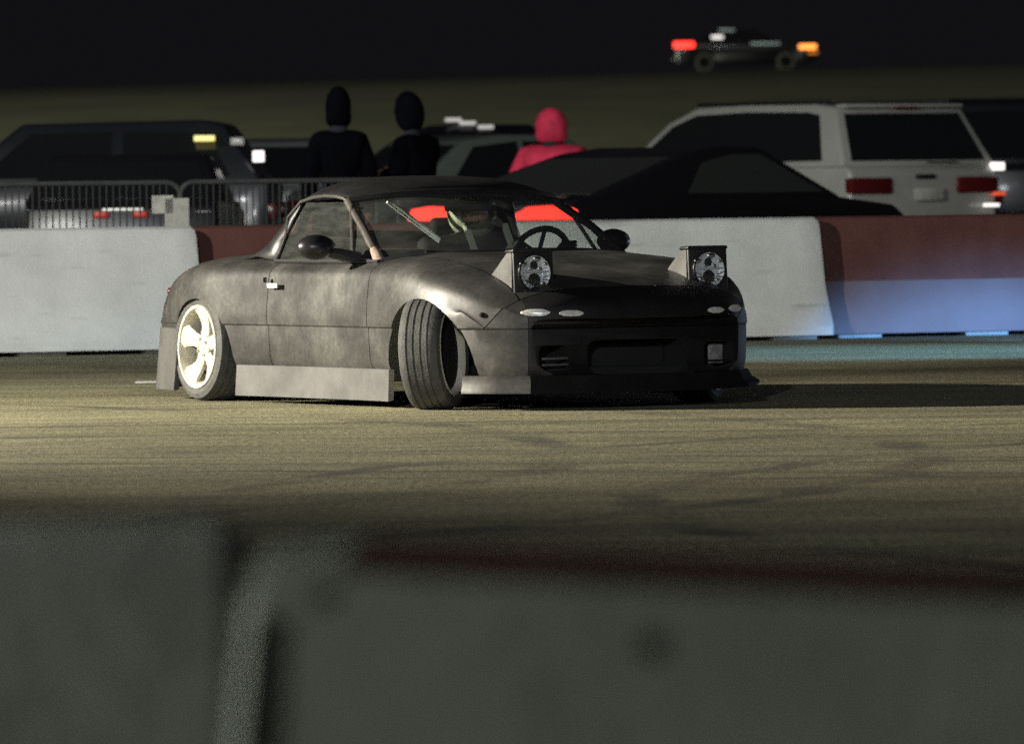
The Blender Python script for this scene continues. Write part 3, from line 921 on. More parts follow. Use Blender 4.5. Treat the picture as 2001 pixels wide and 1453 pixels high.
# ---- pop-up headlights
def popup(s):
    X0 = 1.635; yc = s * .478
    t = thing('popup_headlight', None, None, (0, 0, 0)); t.parent = car
    bm = bmesh.new()
    # side outline (x,z): front face tilted slightly, lid on top, wedge running back to the hood
    hw = .105
    side = [(X0, .55), (X0 + .008, .750), (X0 - .03, .762), (X0 - .07, .750), (X0 - .25, .630), (X0 - .25, .57), (X0 - .05, .54)]
    L_, R_ = [], []
    for (x, z) in side:
        k = 1.0 if z > .7 else .96
        L_.append(bm.verts.new((x, yc - hw * k, z))); R_.append(bm.verts.new((x, yc + hw * k, z)))
    n = len(side)
    for k in range(n): bm.faces.new((L_[k], L_[(k + 1) % n], R_[(k + 1) % n], R_[k]))
    bm.faces.new(L_); bm.faces.new(R_[::-1])
    bmesh.ops.bevel(bm, geom=bm.edges[:], offset=.018, segments=3, affect='EDGES')
    obj('headlight_housing', bm, mat('housing_paint', (.045, .044, .04), .5, vscale=9, color2=(.10, .098, .088)), t, angle=60)
    # front bezel plate and painted lid brow
    fz = Matrix.Translation((X0 + .006, yc, .645)) @ Matrix.Rotation(R(-3.5), 4, 'Y')
    obj('bezel', bbox(-.004, .010, -hw - .002, hw + .002, -.098, .098, .0045, 3, fz), M_black, t)
    obj('headlight_lid', bbox(-.07, .018, -hw - .006, hw + .006, .096, .114, .0085, 3, fz), M_roof, t)
    # lamp: reflector dish, projector, cross bar, ring, clear lens
    Rl = .085
    ring = lathe([(Rl - .006, .010), (Rl - .004, .026), (Rl + .004, .026), (Rl + .006, .010)], 40, 'x', closed=True)
    bmesh.ops.transform(ring, matrix=fz, verts=ring.verts); obj('chrome_ring', ring, M_chrome, t)
    ref = lathe([(.0, .0115), (.04, .012), (.07, .017), (Rl - .004, .024)], 40, 'x', cap=False)
    bmesh.ops.transform(ref, matrix=fz, verts=ref.verts); obj('reflector', ref, mat('satin_reflector', (.80, .82, .84), .28, .2, bump=1.0, bscale=42), t)
    bm = bmesh.new()
    bx(bm, .013, .026, -Rl + .008, Rl - .008, .000, .009, fz)
    bmesh.ops.bevel(bm, geom=bm.edges[:], offset=.003, segments=2, affect='EDGES')
    obj('divider_bar', bm, mat('pale_bar', (.7, .72, .7), .3, .3), t)
    up_ = lathe([(0, .021), (.016, .021), (.021, .013)], 20, 'x'); bmesh.ops.translate(up_, verts=up_.verts, vec=(0, 0, .036)); bmesh.ops.transform(up_, matrix=fz, verts=up_.verts)
    obj('upper_projector', up_, M_core, t)
    lo = lathe([(0, .022), (.026, .021), (.034, .013)], 24, 'x'); bmesh.ops.translate(lo, verts=lo.verts, vec=(0, 0, -.036)); bmesh.ops.transform(lo, matrix=fz, verts=lo.verts)
    obj('lower_projector', lo, M_dark, t)
    bm = bmesh.new()
    for k in range(10):
        a = PI + PI * (k + .5) / 10
        c0 = Vector((.018, .045 * math.cos(a), -.02 + .03 * math.sin(a))); c1 = Vector((.024, .082 * math.cos(a), .082 * math.sin(a)))
        tube(bm, [fz @ c0, fz @ c1], .0025, 4)
    for (dy, dz, r_) in ((-.062, .042, .017), (.014, .066, .019), (.064, .040, .013), (-.02, .020, .010), (.03, .018, .010), (-.045, -.045, .010), (.045, -.05, .010)):
        q_ = bmesh.ops.create_icosphere(bm, subdivisions=2, radius=r_)
        bmesh.ops.scale(bm, verts=q_['verts'], vec=(.4, 1.25, .8)); bmesh.ops.translate(bm, verts=q_['verts'], vec=(.020, dy, dz)); bmesh.ops.transform(bm, matrix=fz, verts=q_['verts'])  # chrome blobs added to catch lamp glints
    obj('ribs_glint_blobs', bm, mat('brushed_chrome', (.85, .86, .9), .24, 1.0), t)
    ln = lathe([(Rl - .005, .026), (.06, .034), (.03, .038), (0, .039)], 36, 'x', cap=False); bmesh.ops.transform(ln, matrix=fz, verts=ln.verts)
    obj('lens', ln, M_lensglass, t)
popup(-1); popup(1)

# ---- cabin tub, dash, seats, wheel
obj('cabin_floor', bbox(-.78, .68, -.60, .60, .20, .26, .01), M_dark, car)
for s in (-1, 1):
    obj('door_card', bbox(-.70, .66, min(s * .60, s * .628), max(s * .60, s * .628), .24, .675, .008), M_dark, car)
obj('rear_bulkhead', bbox(-.80, -.70, -.60, .60, .24, .70, .02), M_dark, car)
db = bbox(.36, .78, -.625, .625, .52, .715, .04, 3)
obj('dashboard', db, M_dark, car)
obj('firewall', bbox(.70, .77, -.60, .60, .24, .72, .01), M_core, car)
def seat(y, x=-.30):
    t = thing('seat', None, None); t.parent = car
    obj('seat_cushion', bbox(x - .10, x + .38, y - .20, y + .20, .27, .40, .04, 3), M_dark, t)
    m_ = Matrix.Translation((x - .12, y, .36)) @ Matrix.Rotation(R(-16), 4, 'Y')
    obj('seat_back', bbox(-.05, .05, -.18, .18, 0, .46, .035, 3, m_), M_dark, t)
    obj('headrest', bbox(-.035, .035, -.10, .10, .46, .56, .03, 3, m_), M_dark, t)
seat(-.34, -.36); seat(.37, -.44)
def steering(x, y, z):
    pts = []
    q = Matrix.Translation((x, y, z)) @ Matrix.Rotation(R(-68), 4, 'Y')
    for k in range(28):
        a = 2 * PI * k / 28
        pts.append(q @ Vector((.165 * math.cos(a), .165 * math.sin(a), 0)))
    bm = bmesh.new(); tube(bm, pts, .016, 8, closed=True)
    st = obj('steering_wheel', bm, M_dark, car)
    bm = bmesh.new()
    for a in (0, 120, 240):
        tube(bm, [q @ Vector((0, 0, .02)), q @ Vector((.16 * math.cos(R(a)), .16 * math.sin(R(a)), 0))], .012, 6)
    tube(bm, [q @ Vector((0, 0, .02)), q @ Vector((0, 0, -.2))], .025, 8)
    obj('spokes', bm, M_dark, st)
steering(.27, .34, .69)
# roll hoop and diagonal brace, polished
bm = bmesh.new()
tube(bm, [(-.62, -.52, .30), (-.62, -.53, .80), (-.60, -.46, .97), (-.60, 0, 1.02), (-.60, .46, .97), (-.62, .53, .80), (-.62, .52, .30)], .019, 10)
rh = obj('roll_hoop', bm, M_dark, car)
bm = bmesh.new()
tube(bm, [(-.60, -.03, .985), (-.60, .16, .855), (-.60, .33, .74)], .012, 10); tube(bm, [(-.575, -.03, .99), (-.575, .15, .865), (-.575, .32, .745)], .006, 8)
obj('diagonal_brace', bm, mat('polished_brace', (.8, .85, .82), .35, .2), car)

# ---- hardtop
HT = [  # centre (x,z), edge (x,y,z)
    (.16, 1.030, .01, .570, .985), (.10, 1.062, -.03, .580, 1.005), (.0, 1.084, -.10, .586, 1.015), (-.15, 1.104, -.20, .590, 1.018), (-.32, 1.110, -.32, .592, 1.012), (-.47, 1.100, -.44, .598, .99),
    (-.62, 1.07, -.535, .620, .915), (-.76, 1.0, -.60, .650, .84), (-.87, .925, -.66, .680, .77), (-.96, .84, -.74, .700, .725), (-1.03, .755, -.86, .700, .715)]
bm = bmesh.new(); rows = []
NV = 24
for (xc, zc, xe, ye, ze) in HT:
    row = []
    for j in range(NV + 1):
        t = -1 + 2 * j / NV
        a = abs(t)
        y = ye * math.copysign(a ** .92, t) if a else 0
        z = zc - (zc - ze) * a ** 3.2
        x = xc + (xe - xc) * a ** 2.2
        row.append(bm.verts.new((x, y, z)))
    rows.append(row)
for i, (a, b) in enumerate(zip(rows, rows[1:])):
    for k in range(NV):
        if i in (6, 7, 8) and 4 <= k < NV - 4: continue      # rear window opening
        bm.faces.new((a[k], a[k + 1], b[k + 1], b[k]))
# quarter panels down to the belt
for s in (0, NV):
    sg = -1 if s == 0 else 1
    Bp = [(-.44, sg * .600, .972), (-.475, sg * .632, .90), (-.50, sg * .665, .81), (-.51, sg * .70, .70), ]
    ev = [rows[5][s], rows[6][s], rows[7][s], rows[9][s]]
    bv = [rows[5][s]] + [bm.verts.new(p) for p in Bp[1:]]
    bm.faces.new((ev[0], ev[1], bv[1]))
    bm.faces.new((ev[1], ev[2], bv[2], bv[1]))
    bm.faces.new((ev[2], rows[8][s], ev[3], bv[3], bv[2]))
ht = obj('hardtop', bm, M_roof, car, angle=50)
sm = ht.modifiers.new('s', 'SOLIDIFY'); sm.thickness = .012; sm.offset = -1
bm = bmesh.new(); rr2 = []
for i in (6, 7, 8, 9):
    xc, zc, xe, ye, ze = HT[i]
    row = []
    for k in range(4, NV - 3):
        t = -1 + 2 * k / NV; a = abs(t)
        row.append(bm.verts.new((xc + (xe - xc) * a ** 2.2 + .003, ye * math.copysign(a ** .92, t) if a else 0, zc - (zc - ze) * a ** 3.2 - .003)))
    rr2.append(row)
for a, b in zip(rr2, rr2[1:]):
    for k in range(len(a) - 1): bm.faces.new((a[k], a[k + 1], b[k + 1], b[k]))
obj('rear_window', bm, M_glass, car)
# drip rail highlights along the side of the roof
for s in (-1, 1):
    bm = bmesh.new()
    tube(bm, [(HT[i][2], s * (HT[i][3] + .004), HT[i][4] - .002) for i in range(0, 7)] + [(-.500, s * .655, .83), (-.512, s * .69, .735), (-.515, s * .712, .70)], .009, 8)
    obj('roof_rail', bm, mat('worn_trim', (.06, .057, .05), .4, .2), car)

# ---- windshield frame and glass
ABASE = Vector((.53, .69, .70)); ATOP = Vector((.0, .575, .988))
M_pillar = mat('worn_pillar_paint', (.035, .033, .03), .5, vscale=14, color2=(.08, .07, .06))
for s in (-1, 1):
    bm = bmesh.new()
    p0, p1 = Vector((ABASE.x, s * ABASE.y, ABASE.z)), Vector((ATOP.x, s * ATOP.y, ATOP.z))
    tube(bm, [p0 + Vector((.02, 0, -.03)), p0.lerp(p1, .15), p0.lerp(p1, .5) + Vector((.012, s * .006, .006)), p0.lerp(p1, .85), p1], [.028, .023, .020, .020, .022], 10)
    wp = obj('windshield_pillar', bm, M_pillar if s < 0 else M_roof, car)
    if s < 0:
        bm = bmesh.new(); tube(bm, [p0 + Vector((.012, -.002, -.012)), p0.lerp(p1, .10), p0.lerp(p1, .22)], [.030, .027, .022], 10)
        obj('primer_patch', bm, mat('pink_primer', (.22, .16, .13), .55, vscale=20, color2=(.34, .26, .20)), wp)
bm = bmesh.new()
tube(bm, [(.01 + .145 * (1 - (j / 8 - 1) ** 2), .575 * (j / 8 - 1), .988 + .036 * (1 - abs(j / 8 - 1) ** 3)) for j in range(17)], .024, 8)
obj('windshield_header', bm, M_roof, car)
bm = bmesh.new()
tube(bm, [(.55 + .20 * (1 - (j / 8 - 1) ** 2), .69 * (j / 8 - 1), .70 + .035 * (1 - abs(j / 8 - 1) ** 3)) for j in range(17)], .018, 8)
obj('cowl_seal', bm, M_black, car)
bm = bmesh.new(); rows = []
for i in range(5):
    t = i / 4
    row = []
    for j in range(17):
        u = j / 8 - 1
        b = Vector((.55 + .20 * (1 - u * u), .69 * u, .70 + .035 * (1 - abs(u) ** 3)))
        a = Vector((.01 + .145 * (1 - u * u), .575 * u, .988 + .036 * (1 - abs(u) ** 3)))
        row.append(bm.verts.new(b.lerp(a, t) + Vector((.012, 0, .008)) * math.sin(t * PI)))
    rows.append(row)
for a, b in zip(rows, rows[1:]):
    for k in range(16): bm.faces.new((a[k], a[k + 1], b[k + 1], b[k]))
obj('windshield', bm, M_glass, car)
bm = bmesh.new(); tube(bm, [(.16, -.12, .955), (.18, .0, .955), (.16, .12, .955)], .022, 8)
obj('rear_view_mirror', bm, M_dark, car)
# wiper arms
bm = bmesh.new(); tube(bm, [(.72, -.15, .735), (.64, -.50, .745)], .006, 6); tube(bm, [(.70, .40, .735), (.71, .02, .752)], .006, 6)
obj('wipers', bm, M_black, car)
# side windows with vertical divider bar
for s in (-1, 1):
    bm = bmesh.new()
    P = [(.50, .695, .705), (.26, .630, .846), (-.01, .585, .985), (-.40, .598, .985), (-.478, .64, .86), (-.50, .70, .705)]
    vs = [bm.verts.new((x, s * (y - .006), z)) for x, y, z in P]
    bm.faces.new(vs)
    obj('side_window', bm, M_glass, car, smooth=False)
    bm = bmesh.new(); tube(bm, [(.26, s * .693, .70), (.08, s * .60, .965)], .010, 8)
    obj('quarter_glass_bar', bm, M_black if s > 0 else mat('worn_trim', (0, 0, 0)), car)
    bm = bmesh.new(); tube(bm, [(.56, s * .715, .70), (0, s * .722, .697), (-.50, s * .722, .699)], .010, 6)
    obj('belt_seal', bm, M_black, car)
    # door mirror
    t = thing('door_mirror', None, None); t.parent = car
    mm = Matrix.Translation((.27 if s < 0 else .2, -.90 if s < 0 else .80, .770 if s < 0 else .775)) @ Matrix.Rotation(R(12 * s), 4, 'Z')
    bm = bmesh.new(); bmesh.ops.create_icosphere(bm, subdivisions=3, radius=1)
    for v in bm.verts:
        v.co = Vector(((v.co.x * (.075 if v.co.x > 0 else .028)), v.co.y * .098, v.co.z * .062))
    bmesh.ops.transform(bm, matrix=mm, verts=bm.verts)
    obj('mirror_housing', bm, mat('gloss_black', (.012, .012, .014), .34), t)
    bm = bmesh.new(); tube(bm, [(.34, s * .70, .71), (.30, s * (.84 if s < 0 else .76), .745)], [.035, .025], 8); obj('mirror_mount', bm, M_black, t)
    bm = lathe([(0, 0), (1, 0), (1, .004), (0, .004)], 24, 'x')
    for v in bm.verts: v.co = Vector((v.co.x - .030, v.co.y * .08, v.co.z * .047))
    bmesh.ops.transform(bm, matrix=mm, verts=bm.verts); obj('mirror_glass', bm, M_chrome, t)
# wheels: front pair at full lock
ST = R(-46)
wheel('wheel', car, (-1.1325, -.735, .268), 0, camber=R(-2), side=-1)
wheel('wheel', car, (-1.1325, .735, .268), 0, camber=R(2), side=1)
wheel('wheel', car, (1.1325, -.735, .268), ST, camber=R(3), side=-1)
wheel('wheel', car, (1.1325, .735, .268), ST, camber=R(-3), side=1)
# tail lamps (rear, unlit) and plate recess
for s in (-1, 1):
    bm = bbox(-.02, .02, -.11, .11, -.06, .06, .018, 3, Matrix.Translation((-1.915, s * .50, .50)) @ Matrix.Rotation(R(s * -14), 4, 'Z'))
    obj('tail_lamp', bm, M_redlens, car)

# ------------------------------------------------------------------ people
def skin_body(bm, chains):
    for pts in chains:
        ps = [Vector(p[:3]) for p in pts]; rs = [p[3] for p in pts]
        # resample smoothly
        P, Q = [], []
        for i in range(len(ps) - 1):
            for j in range(3):
                t = j / 3; P.append(ps[i].lerp(ps[i + 1], t)); Q.append(rs[i] * (1 - t) + rs[i + 1] * t)
        P.append(ps[-1]); Q.append(rs[-1])
        tube(bm, P, Q, 12)

def person_mesh(name, edges, verts, radii, m, parent, sub=2, voxel=None):
    me = bpy.data.meshes.new(name)
    me.from_pydata(verts, edges, [])
    o = bpy.data.objects.new(name, me); COL.objects.link(o)
    md = o.modifiers.new('skin', 'SKIN'); md.use_smooth_shade = True
    for i, r_ in enumerate(radii):
        me.skin_vertices[0].data[i].radius = r_ if isinstance(r_, tuple) else (r_, r_)
    me.skin_vertices[0].data[0].use_root = True
    ms = o.modifiers.new('sub', 'SUBSURF'); ms.levels = sub; ms.render_levels = sub
    bpy.context.view_layer.update()
    me2 = bpy.data.meshes.new_from_object(o.evaluated_get(bpy.context.evaluated_depsgraph_get()))
    bpy.data.objects.remove(o, do_unlink=True)
    me2.materials.clear(); me2.materials.append(m); me2.shade_smooth()
    o2 = bpy.data.objects.new(name, me2); COL.objects.link(o2); o2.parent = parent
    return o2

M_skin = mat('skin', (.35, .2, .14), .6)
def person(label, loc, rz, top, trousers, height=1.75, hood=True, lean=0.0, arms='down', hair=None, wid=.86):
    """faces local +x"""
    t = thing('person', label, 'person', loc, rz)
    k = height / 1.75
    def S(p): return (p[0] * k + lean * max(0, p[2] - .9), p[1] * k * wid, p[2] * k)
    if arms == 'down':
        aL = [(0.0, .20, 1.40), (-.01, .27, 1.12), (.06, .26, .88), (.08, .25, .80)]
    else:
        aL = [(0.0, .20, 1.40), (.03, .27, 1.14), (.22, .18, 1.10), (.29, .12, 1.12)]
    aR = [(x, -y, z) for x, y, z in aL]
    V = [(0, 0, .95), (0, 0, 1.12), (0, 0, 1.33), (.0, 0, 1.45), (.02, 0, 1.53), (.03, 0, 1.62), (.03, 0, 1.70)]
    Rr_ = [(.14, .11), (.13, .10), (.13, .09), (.07, .07), (.058, .06), (.088, .10), (.065, .075)]
    E_ = [(0, 1), (1, 2), (2, 3), (3, 4), (4, 5), (5, 6)]
    for arm in (aL, aR):
        b = len(V); V += [(arm[0][0], arm[0][1] * .85, 1.30)] + arm[1:]; Rr_ += [.055, .05, .042, .038]
        E_ += [(2, b), (b, b + 1), (b + 1, b + 2), (b + 2, b + 3)]
    for s in (1, -1):
        b = len(V); V += [(0, .09 * s, .86), (.02, .10 * s, .48), (-.01, .11 * s, .10), (.11, .12 * s, .05)]
        Rr_ += [.095, .068, .05, .045]
        E_ += [(0, b), (b, b + 1), (b + 1, b + 2), (b + 2, b + 3)]
    body = person_mesh('body', E_, [S(v) for v in V], Rr_, trousers, t)
    # jacket over the torso and arms, a little proud of the body
    Vj = [(0, 0, .90), (0, 0, 1.12), (0, 0, 1.33), (.0, 0, 1.46)]
    Rj = [(.185, .145), (.18, .145), (.185, .145), (.145, .125)]
    Ej = [(0, 1), (1, 2), (2, 3)]
    for arm in (aL, aR):
        b = len(Vj); Vj += [(arm[0][0], arm[0][1] * .92, 1.345), arm[1], arm[2]]; Rj += [.095, .08, .06]
        Ej += [(2, b), (b, b + 1), (b + 1, b + 2)]
    person_mesh('jacket', Ej, [S(v) for v in Vj], Rj, top, t)
    if hood:
        bm = bmesh.new(); bmesh.ops.create_icosphere(bm, subdivisions=3, radius=1)
        for v in bm.verts:
            z = v.co.z
            v.co = Vector(S((v.co.x * .125 * (1 if z > 0 else 1.0) + .012, v.co.y * (.115 + .10 * max(0, -z - .25) ** 1.2), 1.615 + z * .165)))
        dele = [f for f in bm.faces if f.calc_center_median().x > (.105 + lean * .7) * k and f.calc_center_median().z < 1.72 * k and f.calc_center_median().z > 1.53 * k]
        bmesh.ops.delete(bm, geom=dele, context='FACES')
        h = obj('hood', bm, top, t); h.modifiers.new('s', 'SOLIDIFY').thickness = .012
    else:
        bm = bmesh.new(); bmesh.ops.create_icosphere(bm, subdivisions=3, radius=1)
        for v in bm.verts: v.co = Vector(S((v.co.x * .105 + .01, v.co.y * .095, 1.66 + v.co.z * .10)))
        dele = [f for f in bm.faces if f.calc_center_median().x > (.06 + lean * .7) * k and f.calc_center_median().z < 1.68 * k]
        bmesh.ops.delete(bm, geom=dele, context='FACES')
        obj('hair', bm, hair or M_dark, t)
    # face
    bm = bmesh.new(); bmesh.ops.create_icosphere(bm, subdivisions=3, radius=1)
    for v in bm.verts:
        c = v.co.copy()
        nose = .022 * math.exp(-((c.y) ** 2) * 40 - ((c.z + .05) ** 2) * 14) if c.x > 0 else 0
        eye = -.008 * math.exp(-((abs(c.y) - .38) ** 2) * 40 - ((c.z - .12) ** 2) * 40) if c.x > 0 else 0
        v.co = Vector(S((c.x * .092 + .03 + nose + eye, c.y * (.075 - .012 * max(0, -c.z)), 1.62 + c.z * .115)))
    obj('face', bm, M_skin, t)
    for s in (1, -1):
        p = Vector(S(aL[3] if s > 0 else aR[3]))
        q = Vector(S(aL[2] if s > 0 else aR[2]))
        dr = (p - q).normalized()
        bm = bmesh.new()
        tube(bm, [q, p, p + dr * .045], [.03, .036, .03], 10)
        for fi, ln in enumerate((.062, .072, .068, .052)):
            side = Vector((1, 0, 0)) if abs(dr.z) > .7 else Vector((0, 0, 1))
            b0 = p + dr * .04 + side * (-.024 + .016 * fi)
            tube(bm, [b0, b0 + dr * ln * .55, b0 + dr * ln * .95 + Vector((0, -s * .015, 0))], [.009, .0085, .007], 6)
        side = Vector((1, 0, 0)) if abs(dr.z) > .7 else Vector((0, 0, 1))
        tube(bm, [p + side * .02, p + side * .05 + dr * .03, p + side * .055 + dr * .06], [.012, .010, .008], 6)
        obj('hand', bm, M_skin, t)
    return t
M_pink = mat('pink_hoodie', (.75, .035, .10), .8, var=.25, vscale=9, bump=.4, bscale=14)
M_navy = mat('dark_jacket', (.003, .0033, .0055), .95, var=.3, vscale=8, spec=.05)
M_jeans = mat('dark_trousers', (.02, .022, .03), .9)
def ppos(px, d): return ((px - CX) / F * d, d, 0)
person('person in a pink hooded top standing behind the dark coupe', ppos(1082, 66), R(70), M_pink, M_jeans, 1.69, hood=True, wid=1.3)
person('person in dark clothes, left of the two standing behind the hardtop', ppos(668, 60), R(95), M_navy, M_jeans, 1.82, hood=True)
person('person in dark clothes leaning to the left, right of the two standing behind the hardtop', ppos(824, 60.5), R(150), M_navy, M_jeans, 1.78, hood=True, arms='bent', lean=.10, wid=.92)

# driver
M_suit = mat('dark_racing_suit', (.02, .022, .02), .8, var=.3, vscale=9)
M_helmet = mat('olive_grey_helmet', (.42, .46, .28), .45, vscale=9, color2=(.14, .15, .11))
drv = thing('person', 'helmeted driver in dark clothing holding the steering wheel of the drift car', 'person', tuple(ORI), -HA)
yd = .37
V = [(-.32, yd, .46), (-.37, yd, .62), (-.40, yd, .76), (-.40, yd, .84), (-.38, yd, .90),
     (-.38, yd + .17, .755), (-.08, yd + .24, .62), (.16, yd + .16, .70), (.22, yd + .14, .73),
     (-.38, yd - .17, .755), (-.08, yd - .24, .62), (.16, yd - .16, .70), (.22, yd - .14, .73),
     (.10, yd + .13, .50), (.38, yd + .14, .33), (.10, yd - .13, .50), (.38, yd - .14, .33)]
Rr_ = [(.15, .13), (.145, .12), (.15, .11), (.07, .07), (.07, .07), .068, .052, .042, .04, .068, .052, .042, .04, .085, .06, .085, .06]
E_ = [(0, 1), (1, 2), (2, 3), (3, 4), (2, 5), (5, 6), (6, 7), (7, 8), (2, 9), (9, 10), (10, 11), (11, 12), (0, 13), (13, 14), (0, 15), (15, 16)]
person_mesh('body', E_, V, Rr_, M_suit, drv)
for s in (1, -1):
    bm = bmesh.new()
    c = Vector((.235, yd + s * .145, .745))
    tube(bm, [c + Vector((-.05, 0, -.02)), c, c + Vector((.025, 0, .015))], [.034, .040, .03], 10)
    for fi in range(4):
        b0 = c + Vector((.02, s * .01, -.025 + .017 * fi))
        tube(bm, [b0, b0 + Vector((.035, s * .012, .004)), b0 + Vector((.04, -s * .02, .004))], [.010, .009, .008], 6)
    tube(bm, [c + Vector((0, -s * .02, .02)), c + Vector((.03, -s * .03, .045))], [.012, .009], 6)
    obj('glove', bm, M_dark, drv)
bm = bmesh.new(); bmesh.ops.create_icosphere(bm, subdivisions=4, radius=1)
for v in bm.verts:
    c = v.co
    x = c.x * .145 + (.02 if c.x > 0 and c.z < 0 else 0) * abs(c.z)
    v.co = Vector((x, c.y * .118, c.z * (.128 if c.z > 0 else .135)))
hd_c = Vector((-.40, yd - .03, .925))
dele = [f for f in bm.faces if f.calc_center_median().x > .065 and -.045 < f.calc_center_median().z < .035]
bmesh.ops.delete(bm, geom=dele, context='FACES')
bmesh.ops.translate(bm, verts=bm.verts, vec=hd_c)
hl = obj('helmet', bm, M_helmet, drv); hl.modifiers.new('s', 'SOLIDIFY').thickness = .012
bm = bmesh.new(); bmesh.ops.create_icosphere(bm, subdivisions=3, radius=1)
for v in bm.verts:
    c = v.co.copy()
    nose = .02 * math.exp(-(c.y ** 2) * 40 - ((c.z + .05) ** 2) * 14) if c.x > 0 else 0
    v.co = hd_c + Vector((c.x * .10 + nose, c.y * .08, c.z * .10))
obj('face', bm, M_skin, drv)
bm = bmesh.new(); tube(bm, [(-.32, yd - .11, .86), (-.24, yd - .11, .74), (-.20, yd - .06, .52)], .02, 6); tube(bm, [(-.32, yd + .11, .86), (-.24, yd + .11, .74), (-.20, yd + .06, .52)], .02, 6)
obj('harness', bm, mat('pale_harness', (.34, .36, .28), .8), drv)

# ------------------------------------------------------------------ parked vehicles
def prism(side, y_of, bev=.04, seg=2):
    """side: polygon in x,z ; y_of(x,z) half width"""
    bm = bmesh.new()
    A = [bm.verts.new((x, -y_of(x, z), z)) for x, z in side]
    B = [bm.verts.new((x, y_of(x, z), z)) for x, z in side]
    n = len(side)
    for k in range(n): bm.faces.new((A[k], A[(k + 1) % n], B[(k + 1) % n], B[k]))
    bm.faces.new(A); bm.faces.new(B[::-1])
    bmesh.ops.recalc_face_normals(bm, faces=bm.faces)
    if bev: bmesh.ops.bevel(bm, geom=bm.edges[:], offset=bev, segments=seg, affect='EDGES', profile=.5, clamp_overlap=True)
    return bm

def arc(cx, r, zb, n=9):   # wheel arch points front to back (descending x)
    out = []
    for k in range(n + 1):
        a = R(8) + (PI - R(16)) * k / n
        out.append((cx + r * math.cos(a), .33 + r * math.sin(a)))
    out[0] = (out[0][0], zb); out[-1] = (out[-1][0], zb)
    return out

